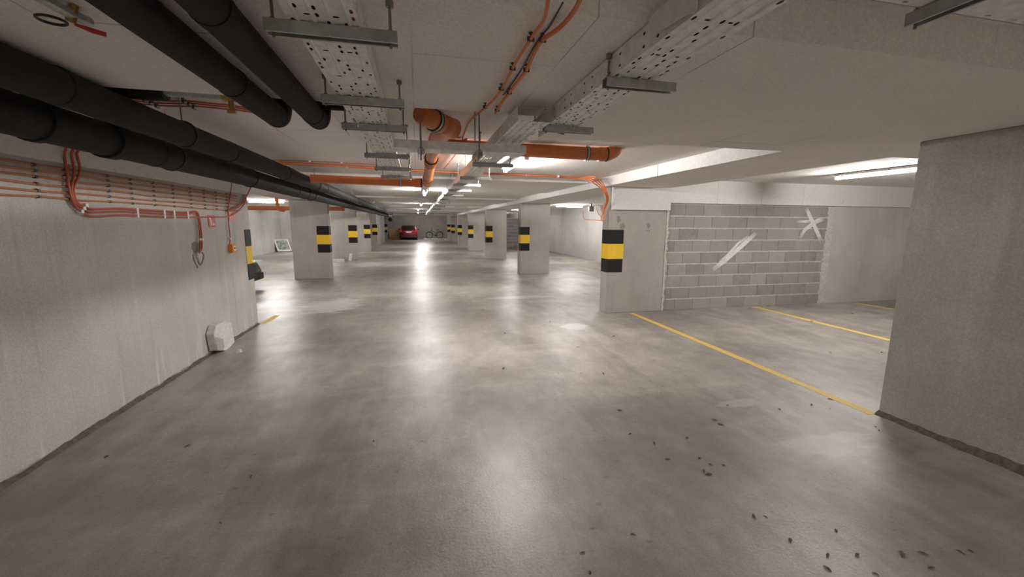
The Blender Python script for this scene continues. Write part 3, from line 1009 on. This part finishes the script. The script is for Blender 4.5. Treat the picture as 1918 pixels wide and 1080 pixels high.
clipset(c2, [(1016, 75), (986, 131), (954, 173), (931, 206)], zc_)
pts = [at(u, v, zc_ + .018) for u, v in [(1054, 5), (1030, 48), (1005, 80), (972, 138), (943, 178)]]
cable('thin_cable', pts, .003, 'clip', 'thin grey wire between the two orange cables under the beam', None)

# orange bundle crossing the aisle and dropping down the pillar at the block wall
root = empty('cable_bundle', (0, 6.4, 2.4))
tag(root, 'orange cable bundle crossing the ceiling and curling down the pillar by the block wall', 'cable bundle')
for k in range(4):
    o = (k - 1.5) * .016
    pts = [at(u, v, ZC - .016) + Vector((0, o, -.004 * (k % 2))) for u, v in [(520, 305), (600, 309), (700, 314.5), (757, 318.5), (867, 323.5), (960, 327), (1020, 329), (1080, 333)]]
    pts += [at_y(1104 + k * 2, 336 - k, 6.45) + Vector((0, 0, o)), at_y(1121 + k * 2, 346 - k, 6.5) + Vector((0, 0, o)), at_y(1132 + k * 1.6, 360, 6.55), at_y(1136 + k * 1.2, 374, 6.72), at_y(1131 + k, 390, 6.90), at_y(1129 + k * .8, 400, 6.88)]
    if k == 0:
        pts += [at_y(1126, 409, 6.86), at_y(1130, 413, 6.86), at_y(1134, 404, 6.88)]
    MB().tube(smooth_path(pts, 4), .009, 8).build('cable', M['ocable'], root, smooth=True)
for u, v in [(985, 328), (1045, 330.5), (800, 320.5), (650, 312)]:
    p = at(u, v, ZC - .016)
    MB().box(p.x - .012, p.x + .012, p.y - .04, p.y + .04, ZC - .032, ZC).build('clip', M['wclip'], root)
# red thin cable left of tray
pts = [at(u, v, ZC - .01) for u, v in [(505, 300), (580, 302), (640, 304.5), (705, 308)]]
cable('thin_cable', pts, .006, 'thin', 'thin red cable crossing the ceiling between black pipe and flat cable tray', 'red ceiling cables', [p for p in pts[1:3]], 'wclip')
for k, (dy, z) in enumerate(((0, -.018), (.06, -.018), (.13, -.012))):
    pts = [at(u, v, ZC + z) + Vector((0, dy, 0)) for u, v in [(225, 182), (270, 187), (320, 189), (350, 189), (400, 194), (432, 197), (480, 205)]]
    root = cable('thin_cable', pts, .0055, 'rcable', ['red cable behind the beam edge, nearest of three to the beam', 'red cable behind the beam edge, middle of three', 'red cable behind the beam edge, lowest of three on the ceiling'][k], 'red ceiling cables')
    for u, v in ((272, 187), (345, 189.5)):
        p = at(u, v, ZC + z) + Vector((0, dy, 0))
        MB().box(p.x - .008, p.x + .008, p.y - .02, p.y + .02, ZC - .03, ZC).build('clip', M['clip'], root)

# rows of cables on the long wall
XC = XW + .012
rows = [(0, 300, 462, 371.5), (0, 311, 462, 375), (0, 326, 462, 381), (0, 339, 462, 386), (0, 351, 462, 391), (0, 364, 440, 395)]
lab = ['topmost', 'second from the top', 'third from the top', 'third from the bottom', 'second from the bottom', 'lowest']
zs = [2.035, 1.995, 1.953, 1.908, 1.862, 1.818]
clip_u = [66, 122, 200, 242, 284, 320, 352, 378, 400, 420]
for k, z in enumerate(zs):
    pts = [(XC, y, z + R0.uniform(-.006, .006)) for y in (-5.9, -4, -2.5, -1, .5, 1.5, 2.2, 2.7, 3.2, 3.6, 4.0, 4.4, 4.9, 5.4, 6.0, 6.9)]
    cl = []
    for u in clip_u:
        p = at_x(u, 330, XC)
        cl.append((XC + .001, p.y, z))
    cable('wall_cable', pts, .0075, 'wcable', 'orange cable on the long wall, ' + lab[k] + ' of its row of six', 'orange cables along the long wall', cl, cs=.85)
# red cables: down from the ceiling, along the wall, down to the stain
for k, (u0, dz, du) in enumerate(((121, 0, 0), (134, .035, 4), (144, .062, 8))):
    top = at_x(u0, 288, XC + .035)
    zl = 1.700 + dz * .95
    pts = [Vector((XC + .07, top.y, 2.40)), Vector((XC + .05, top.y, 2.2)), top, at_x(u0 + 4 + du * .2, 320, XC + .02), at_x(130 + du, 355, XC + .02), at_x(138 + du, 380, XC + .02)]
    pts += [at_x(152 + du, 396 - k * 6, XC + .018), Vector((XC + .018, at_x(168, 400, XC).y, zl - .01))]
    y = pts[-1].y
    pts += [(XC + .016, y + .35, zl + .006), (XC + .016, y + .8, zl + .003), (XC + .016, y + 1.2, zl)]
    if k == 0:
        pts += [(XC + .016, 6.0, zl + .015), (XC + .016, 6.5, zl + .03), (XC + .016, 6.85, zl + .11), (XC + .02, 7.1, zl + .24), (XC + .02, 7.2, zl + .35)]
        lb = 'lowest red cable on the long wall, running on to the wall end'
    else:
        e = at_x(362, 398, XC + .016)
        pts += [(XC + .016, 5.45, zl), at_x(364 + k * 2, 400 - k * 2, XC + .016), at_x(370 + k * 2, 412, XC + .016), at_x(371 + k * 3, 435, XC + .016), at_x(371 + k * 3.5, 450, XC + .016), at_x(373 + k * 2.5, 464, XC + .02), at_x(372 + k, 473, XC + .03)]
        lb = ['', 'middle red cable on the long wall, hanging down over the stain', 'upper red cable on the long wall, hanging down over the stain'][k]
    cl = [(XC + .016, y + .55, zl + .004), (XC + .016, y + 1.15, zl), (XC + .016, 5.0, zl), (XC + .016, 5.45, zl)]
    if k: cl.append(at_x(371 + k * 3.5, 448, XC + .016))
    cl.append(pts[6])
    cable('wall_cable', pts, .0085, 'rcable', lb, 'red cables on the long wall', cl, 'wclip', cs=.95)
# two cables curling up at the wall end
for k in range(2):
    pts = [at_x(u, v, XC + .02) for u, v in [(426, 396 - k * 2), (440, 392 - 3 * k), (452, 383 - 4 * k), (460, 371 - 2 * k), (466, 358), (470, 350)]]
    cable('wall_cable', pts, .008, 'rcable', ['red cable curling up at the end of the long wall, outer of two', 'red cable curling up at the end of the long wall, inner of two'][k], 'red cables on the long wall')
pts = [at_x(434, 335, XC + .02), at_x(433, 350, XC + .02), at_x(428, 385, XC + .02), at_x(427, 400, XC + .012), at_x(430, 435, XC + .012), at_x(431, 447, XC + .012), at_x(430, 457, XC + .02)]
cable('wall_cable', pts, .0075, 'rcable', 'straight red cable dropping down to the orange call box', 'red cables on the long wall', [at_x(431, 447, XC + .012)], 'wclip')
# call box
p = at_x(431, 465, XW)
root = empty('call_box', (XW, p.y, p.z - .055))
tag(root, 'orange call box on the long wall below the red cable', 'call box')
MB().box(XW, XW + .055, p.y - .065, p.y + .065, p.z - .06, p.z + .06).build('body', M['boxor'], root, bevel=.006)
MB().box(XW + .055, XW + .058, p.y - .028, p.y + .04, p.z - .03, p.z + .04).build('front_plate', M['signwhite'], root)
MB().box(XW + .058, XW + .062, p.y - .01, p.y + .02, p.z - .012, p.z + .018).build('button', M['greybox'], root)
# red signs
p = at_x(396, 414, XW)
root = empty('fire_sign', (XW, p.y, p.z - .07))
tag(root, 'red upright fire extinguisher sign on the long wall beside the hanging cables', 'sign')
hy, hz = .090, .072
hz = .075
MB().box(XW + .001, XW + .005, p.y - hy, p.y + hy, p.z - hz, p.z + hz).build('plate', M['redsign'], root)
pic = MB()
xs = XW + .005
pic.tube([(xs + .001, p.y - .035, p.z - .050), (xs + .001, p.y - .035, p.z + .010)], .016, 8)
pic.box(xs, xs + .0015, p.y - .055, p.y - .012, p.z - .055, p.z + .004)
pic.box(xs, xs + .0015, p.y - .045, p.y - .025, p.z + .008, p.z + .022)
pic.prism([(xs, p.y - .065, p.z + .028), (xs, p.y - .02, p.z + .024), (xs, p.y - .03, p.z + .044), (xs, p.y - .055, p.z + .055)], (.0015, 0, 0))
pic.prism([(xs, p.y + .02, p.z - .052), (xs, p.y + .062, p.z - .052), (xs, p.y + .055, p.z - .03), (xs, p.y + .042, p.z - .012), (xs, p.y + .036, p.z - .032), (xs, p.y + .026, p.z - .028)], (.0015, 0, 0))
pic.build('pictogram', M['signwhite'], root)
p = at_x(433.5, 405, XW)
root = empty('fire_sign', (XW, p.y, p.z - .07))
tag(root, 'small square pale red sign above the orange call box', 'sign')
MB().box(XW + .001, XW + .005, p.y - .085, p.y + .085, p.z - .06, p.z + .06).build('plate', plain('sign_faded_red', (.62, .10, .08), .4), root)
pic = MB(); xs = XW + .005
pic.tube([(xs, p.y + .035 * math.cos(a), p.z + .028 * math.sin(a)) for a in [2 * PI * i / 14 for i in range(14)]], .0035, 5, closed=True)
pic.box(xs, xs + .0015, p.y - .01, p.y + .01, p.z - .01, p.z + .01)
pic.box(xs, xs + .0015, p.y - .07, p.y - .045, p.z - .03, p.z + .03)
pic.build('pictogram', plain('sign_pale_pink', (.75, .38, .34), .4), root)

# conduit and junction box beside the first pillar
root = empty('junction_box', (7.3, 15.5, 1.9))
p = at_y(1107, 391, 15.5)
tag(root, 'small dark grey junction box under the lamp between two pillars', 'junction box')
ORG[root.name] = p.copy(); root.location = p
MB().box(p.x - .10, p.x + .10, p.y - .06, p.y + .06, p.z - .10, p.z + .10).build('body', M['greybox'], root, bevel=.01)
MB().box(p.x - .03, p.x + .03, p.y - .03, p.y + .03, p.z + .10, ZC).build('bracket', M['greybox'], root)
pts = [at_x(1092, 395, 7.987), at_x(1093, 405, 7.987), at_x(1096, 411, 7.987), at_x(1110, 411.5, 7.987), at_x(1130, 413, 7.987)]
cable('thin_cable', pts, .012, 'thin', 'thin brownish conduit on the pale wall beside the first pillar', 'conduits on the pale side wall')
pts = [at_x(1117, 388, 7.987), at_x(1121, 400, 7.987), at_x(1130, 408.5, 7.987)]
cable('thin_cable', pts, .012, 'rcable', 'short red cable drooping behind the first pillar', 'conduits on the pale side wall')

# ------------------------------------------------------------------ broken slab leaning on the wall
root = empty('concrete_slab', (-2.5, 5.9, 0))
tag(root, 'broken pale stone slab leaning upright against the long wall', 'stone slab')
xs = -2.475
prof = [(409, 667), (404, 637), (409, 620), (424, 612), (437, 615), (440, 640), (441, 650), (434, 659), (424, 667)]
front = [at_x(u, v, xs) for u, v in prof]
zmin = min(p.z for p in front)
front = [Vector((p.x, p.y, p.z - zmin)) for p in front]
rings = []
m = MB()
n = len(front)
zmax = max(p.z for p in front)
front = [Vector((xs - .015 * p.z / zmax, p.y, p.z)) for p in front]
m.prism(front, (-.088, 0, 0))
m.build('slab', M['white'], root, bevel=.004)
cut = [at_x(u, v, xs + .002) for u, v in [(406, 642), (420, 645), (422, 659), (420, 666), (409, 666)]]
cut = [Vector((xs + .0015 - .015 * (p.z - zmin) / zmax, p.y, max(.001, p.z - zmin))) for p in cut]
m = MB(); m.prism(cut, (.0025, 0, 0)); m.build('cut_face', M['stonecut'], root)
m = MB()
bm_pts = [(0, 0, 0), (.06, .01, 0), (.07, .05, 0), (.01, .06, 0)]
bp_ = at(440, 661)
m.loft([[bp_ + Vector(q) for q in bm_pts], [bp_ + Vector((.02, .02, .035)) + Vector(q) * .55 for q in bm_pts]])
o = m.build('stone_chip', M['white']); tag(o, 'small stone chip on the floor next to the leaning slab', 'stone')
o = MB().obox(at(632, 490.5) + Vector((0, 0, .06)), (.28, .03, 0), (-.02, .14, 0), (0, .0, .06)).build('foam_block', M['white'], bevel=.01)
tag(o, 'white foam block lying at the foot of the second pillar beside the pipes', 'block')
o = MB().obox(at(657, 488) + Vector((0, -.03, .16)), (.06, 0, 0), (0, .03, 0), (.03, 0, .16)).build('foam_offcut', M['white'], bevel=.01)
tag(o, 'small white offcut standing against the second pillar beside the pipes', 'block')

# framed panel in the far bay corner
root = empty('framed_panel', (-7.4, 25.8, 0))
tag(root, 'white framed grey tub leaning in the corner of the bay behind the pipes', 'panel')
A0 = Vector((-7.72, 25.55, .03)); u = Vector((.72, .25, 0)).normalized(); v = Vector((-.28, .25, .78)).normalized(); nn = u.cross(v)
if nn.y > 0: nn = -nn
W_, H_ = .70, .72
for (a, b_, c, d) in ((0, W_, 0, .09), (0, W_, H_ - .05, H_), (0, .07, .09, H_ - .05), (W_ - .06, W_, .09, H_ - .05)):
    MB().obox(A0 + u * (a + b_) / 2 + v * (c + d) / 2, u * (b_ - a) / 2, v * (d - c) / 2, nn * .03).build('frame_bar', M['chalk'], root)
MB().obox(A0 + u * W_ / 2 + v * H_ / 2 - nn * .02, u * (W_ / 2 - .05), v * (H_ / 2 - .05), nn * .01).build('panel', plain('tub_grey', (.20, .215, .205), .4, var=.5, vscale=6), root)
MB().prism([A0 + Vector((-.02, .02, 0)), A0 + v * H_ - nn * -.0 + Vector((-.02, .02, 0)), A0 + v * H_ + Vector((-.02, .3, 0)), A0 + Vector((-.02, .45, 0))], (.02, 0, 0)).build('side', M['greybox'], root)

# board beside the red car
o = MB()
o.obox((-2.24, 42.95, .56), (.50, 0, 0), (0, .018, 0), (0, .06, .555))
o = o.build('wooden_board', M['wood'], bevel=.004); tag(o, 'brown board leaning beside the red car', 'board')
# round dark object high beside the end pillar
root = empty('round_mirror', at_y(731, 411, 42.5))
tag(root, 'round dark mirror mounted high beside the red car bay', 'mirror')
p = ORG[root.name]
MB().tube([p + Vector((0, -.10, 0)), p + Vector((0, -.06, 0)), p], [.10, .19, .20], 20).build('dome', M['plastic'], root, smooth=True)
MB().tube([p + Vector((0, 0, .02)), p + Vector((0, .02, .02))], .215, 20).build('rim', M['lampbody'], root)
MB().box(p.x - .3, p.x + .02, p.y + .01, p.y + .05, p.z - .02, p.z + .02).build('bracket', M['strut'], root)

# ------------------------------------------------------------------ cars
def make_car(paint, label, name, length=3.85, width=1.70, height=1.46, front=False):
    """car with its tail at y = 0 and its nose at y = length"""
    root = empty(name, (0, 0, 0))
    tag(root, label, 'car')
    w = width / 2

    def ring(y, ww, z0, z1, sh, n=6):
        pts = []
        rr = .10
        for sx in (1, -1):
            prof = [(ww * .90, z0), (ww * .985, z0 + .10), (ww, z0 + (z1 - z0) * .45), (ww * .985, z1 - .14), (ww * (sh + .05), z1 - .035), (ww * sh * .9, z1)]
            if sx < 0: prof = prof[::-1]
            pts += [(sx * a, y, b) for a, b in prof]
        return pts
    st = [(0.00, w * .86, .33, .82, .82), (.05, w * .93, .26, .92, .86), (.20, w * .98, .22, .96, .9), (.6, w, .20, .97, .92), (1.6, w, .19, .95, .92), (2.6, w, .19, .93, .9), (3.1, w * .98, .2, .88, .86), (length - .35, w * .94, .22, .80, .8), (length - .08, w * .85, .27, .70, .78), (length, w * .74, .34, .58, .74)]
    MB().loft([ring(y, a, b, c, d) for y, a, b, c, d in st]).build('body', paint, root, smooth=True)
    # cabin
    g = [(.06, .95), (.30, height - .09), (.55, height - .02), (1.3, height), (1.9, height - .03), (2.75, .94)]

    def cab(s, grow=0):
        rings = []
        for i, (y, z) in enumerate(g):
            top = (z - .94) / (height - .94)
            hw = w * (.93 - .17 * max(0, top)) + grow
            rings.append([(-w * .93, y, .90), (-hw, y, z - .02), (-hw * .86, y, z), (hw * .86, y, z), (hw, y, z - .02), (w * .93, y, .90)])
        return rings
    MB().loft(cab(0)).build('cabin', paint, root, smooth=True)
    # glass panes
    def pane(pts, d, name='window'):
        MB().prism(pts, d).build(name, M['glass'], root)
    pane([(-w * .76, .07, .99), (w * .76, .07, .99), (w * .68, .285, height - .10), (-w * .68, .285, height - .10)], (0, -.03, 0), 'rear_window')
    pane([(-w * .78, 2.60, 1.0), (w * .78, 2.60, 1.0), (w * .66, 1.98, height - .08), (-w * .66, 1.98, height - .08)], (0, .03, .02), 'windscreen')
    for sx in (-1, 1):
        pane([(sx * w * .925, .5, 1.0), (sx * w * .925, 2.35, 1.0), (sx * w * .80, 1.85, height - .11), (sx * w * .80, .6, height - .11)], (sx * .012, 0, .004), 'side_window')
        # wheels
        for yy in (.68, length - .75):
            wh = MB().tube([(sx * (w - .19), yy, .30), (sx * (w - .17), yy, .30), (sx * (w - .03), yy, .30), (sx * (w - .01), yy, .30)], [.27, .30, .30, .26], 24).build('wheel', M['rubber'], root, smooth=True)
            MB().tube([(sx * (w - .02), yy, .30), (sx * (w - .002), yy, .30)], [.19, .17], 20).build('hub_cap', M['strut'], wh, smooth=True)
        mi = MB(); mi.obox((sx * (w + .10), 2.25, 1.02), (.085, 0, 0), (0, .045, 0), (0, 0, .065)); mi.obox((sx * (w + .0), 2.27, .98), (.05, 0, 0), (0, .02, 0), (0, 0, .015))
        mi.build('mirror', M['plastic'], root, bevel=.02)
        MB().obox((sx * w * .86, .035, .90), (.085, .02, 0), (-.01, .035, 0), (0, .0, .13)).build('tail_lamp', M['rlens'], root, bevel=.02)
        MB().obox((sx * w * .70, length - .10, .62), (.17, -sx * .04 * sx, 0), (.02, .06, 0), (0, 0, .075)).build('headlamp', M['lens'], root, bevel=.03)
    MB().box(-w * .88, w * .88, -.045, .20, .22, .42).build('rear_bumper', M['plastic'], root, bevel=.03)
    MB().box(-w * .80, w * .80, length - .16, length + .03, .22, .40).build('front_bumper', M['plastic'], root, bevel=.03)
    MB().box(-.26, .26, -.022, .03, .72, .83).build('number_plate', M['plate'], root)
    MB().box(-.45, .45, -.02, .03, .845, .875).build('chrome_strip', M['chrome'], root)
    MB().box(-w * .62, w * .62, .20, .34, height - .10, height - .055).build('roof_spoiler', paint, root, bevel=.01)
    MB().tube([(0, .05, 1.0), (.30, .08, 1.06)], .010, 6).build('wiper', M['plastic'], root)
    return root


car = make_car(M['red'], 'red hatchback parked tail out at the end of the garage', 'car')
car.location = (-.83, 42.45, 0)
car2 = make_car(M['dark'], 'dark car with its nose showing past the end of the long wall', 'car', length=3.9)
car2.rotation_euler = (0, 0, -PI / 2)
car2.location = (-3.93 - 3.9, 11.0, 0)

# ------------------------------------------------------------------ bicycle
def make_bike(loc):
    root = empty('bicycle', (0, 0, 0))
    tag(root, 'dark bicycle standing on the kerb by the end wall', 'bicycle')
    RB = .33
    def wheel(x):
        c = Vector((x, 0, RB))
        t = MB().tube([c + Vector((RB * math.cos(a), 0, RB * math.sin(a))) for a in [2 * PI * i / 32 for i in range(32)]], .034, 8, closed=True).build('wheel', M['rubber'], root, smooth=True)
        sp = MB()
        for i in range(14):
            a = 2 * PI * i / 14
            sp.tube([c, c + Vector((.31 * math.cos(a), 0, .31 * math.sin(a)))], .002, 4)
        sp.tube([c + Vector((0, -.05, 0)), c + Vector((0, .05, 0))], .03, 10)
        sp.build('spokes', M['strut'], t)
        f = MB().tube([c + Vector((.375 * math.cos(a), 0, .375 * math.sin(a))) for a in [PI * (.12 + .72 * i / 12) for i in range(13)]], .022, 6)
        f.build('mudguard', M['plastic'], root, smooth=True)
    wheel(-.55); wheel(.55)
    fr = MB()
    bb, head, headl, seat = Vector((.10, 0, .30)), Vector((-.32, 0, .82)), Vector((-.36, 0, .66)), Vector((.22, 0, .62))
    fr.tube([headl, Vector((-.08, 0, .40)), bb], .055, 10)
    fr.tube([head, Vector((.17, 0, .50))], .034, 8)
    fr.tube([bb, seat, Vector((.25, 0, .70))], .034, 8)
    for s in (-.05, .05):
        fr.tube([bb + Vector((0, s * .6, 0)), Vector((.55, s, .33))], .013, 6)
        fr.tube([seat + Vector((0, s * .4, -.05)), Vector((.55, s, .33))], .011, 6)
    fr.tube([headl + Vector((.01, 0, -.03)), head + Vector((-.005, 0, .04))], .026, 8)
    fr.build('frame', M['bikeframe'], root, smooth=True)
    fk = MB()
    for s in (-.055, .055):
        fk.tube([headl + Vector((0, s, -.02)), Vector((-.55, s, .33))], .015, 6)
    fk.build('fork', M['bikeframe'], root)
    h = MB(); h.tube([head, head + Vector((.03, 0, .16))], .016, 6)
    h.tube(smooth_path([head + Vector((.09, -.32, .19)), head + Vector((-.05, -.2, .19)), head + Vector((.0, 0, .17)), head + Vector((-.05, .2, .19)), head + Vector((.09, .32, .19))], 4), .013, 6)
    h.build('handlebar', M['plastic'], root)
    s_ = MB(); s_.tube([Vector((.25, 0, .70)), Vector((.29, 0, .86))], .014, 6); s_.loft([[(.15, -.02, .87), (.15, .02, .87), (.15, .02, .90), (.15, -.02, .90)], [(.28, -.06, .87), (.28, .06, .87), (.28, .06, .92), (.28, -.06, .92)], [(.42, -.09, .88), (.42, .09, .88), (.42, .09, .94), (.42, -.09, .94)]])
    s_.build('saddle', M['plastic'], root)
    ck = MB(); ck.tube([bb + Vector((0, -.06, 0)), bb + Vector((0, .06, 0))], .09, 16); ck.tube([bb + Vector((0, -.08, 0)), bb + Vector((-.10, -.08, -.14))], .012, 6); ck.tube([bb + Vector((0, .08, 0)), bb + Vector((.10, .08, .14))], .012, 6)
    ck.box(-.06, .0, -.16, -.06, .14, .17); ck.build('crank', M['plastic'], root)
    ra = MB(); ra.box(.36, .76, -.07, .07, .745, .76)
    for s in (-.06, .06): ra.tube([(.68, s, .745), (.55, s, .34)], .007, 5)
    ra.build('rack', M['plastic'], root)
    st_ = MB().tube([bb + Vector((.02, -.06, -.02)), (.06, -.2, .0)], .010, 6); st_.build('stand', M['strut'], root)
    root.location = loc
    return root


bk = make_bike((1.77, 43.9, .10))
bk.rotation_euler = (0, 0, .12)

# ------------------------------------------------------------------ leaves and crumbs on the floor
leafpix = [(1338, 786), (1350, 795), (1331, 870), (1327, 888), (1287, 820), (1310, 858), (1318, 882), (1355, 871), (1186, 1001), (1091, 1035), (1105, 1072), (1412, 968), (1434, 968), (1566, 994), (1605, 1039), (1690, 1038), (1727, 1036), (1745, 1064), (1799, 1034), (1819, 1032), (1550, 1065), (1550, 1040), (1640, 799), (1646, 806), (1670, 826), (1238, 736), (1290, 764), (1362, 759), (1460, 766), (1520, 758), (1554, 765), (1555, 748), (1190, 790), (1180, 812), (1160, 768), (1030, 603), (1083, 650), (1150, 630), (905, 581), (946, 624), (943, 690), (1017, 717), (1440, 573), (1405, 577), (1520, 602), (1555, 660), (1652, 660), (1596, 587), (1660, 575), (470, 892), (352, 835), (413, 979), (200, 855), (700, 826), (1640, 1075), (1480, 1012), (1250, 860), (1225, 830), (1130, 700)]
def leaf_mesh(sd):
    rr = random.Random(sd); m_ = MB(); rings = []
    n = 7
    top, bot = [], []
    for i in range(n):
        t = i / (n - 1); wd = math.sin(PI * min(.96, t + .03)) * .011 * rr.uniform(.8, 1.2)
        z = .003 + .006 * math.sin(PI * t) * rr.uniform(.5, 1.2)
        top.append((t * .055 - .027, wd, z + .002)); bot.append((t * .055 - .027, -wd, z))
    k = len(m_.v); m_.v += [Vector(p) for p in top + bot]
    for i in range(n - 1):
        m_.face((k + i, k + i + 1, k + n + i + 1, k + n + i))
    k2 = len(m_.v); m_.v += [Vector(p) + Vector((0, 0, -.002)) for p in top + bot]
    for i in range(n - 1):
        m_.face((k2 + i, k2 + n + i, k2 + n + i + 1, k2 + i + 1))
    return m_


protos = [leaf_mesh(s).build('dry_leaf', M['leaf'], origin=(0, 0, 0)) for s in (1, 2, 3)]
used = set()
for i, (u_, v_) in enumerate(leafpix):
    q = at(u_, v_)
    pr = protos[i % 3]
    if i % 3 in used:
        o = pr.copy(); COL.objects.link(o)
    else:
        o = pr; used.add(i % 3)
    o.location = (q.x, q.y, 0)
    o.rotation_euler = (0, 0, R0.uniform(0, 6.28))
    s = R0.uniform(.45, .95) if v_ > 700 else R0.uniform(.8, 1.4)
    o.scale = (s, s * R0.uniform(.6, 1), s)
    tag(o, 'small dry brown leaf lying on the concrete floor', 'leaf', 'dry leaves scattered on the floor')

# ------------------------------------------------------------------ light and view
w = bpy.data.worlds.new('world'); scene.world = w
w.use_nodes = True
w.node_tree.nodes['Background'].inputs[0].default_value = (0, 0, 0, 1)
w.node_tree.nodes['Background'].inputs[1].default_value = 0
vs = scene.view_settings
scene.display_settings.display_device = 'sRGB'
vs.view_transform = 'Standard'; vs.look = 'None'; vs.gamma = 1; vs.exposure = 0.95
vs.use_curve_mapping = False
scene.cycles.use_denoising = True
scene.cycles.max_bounces = 10
scene.cycles.diffuse_bounces = 7
scene.cycles.glossy_bounces = 3
scene.cycles.sample_clamp_indirect = 6
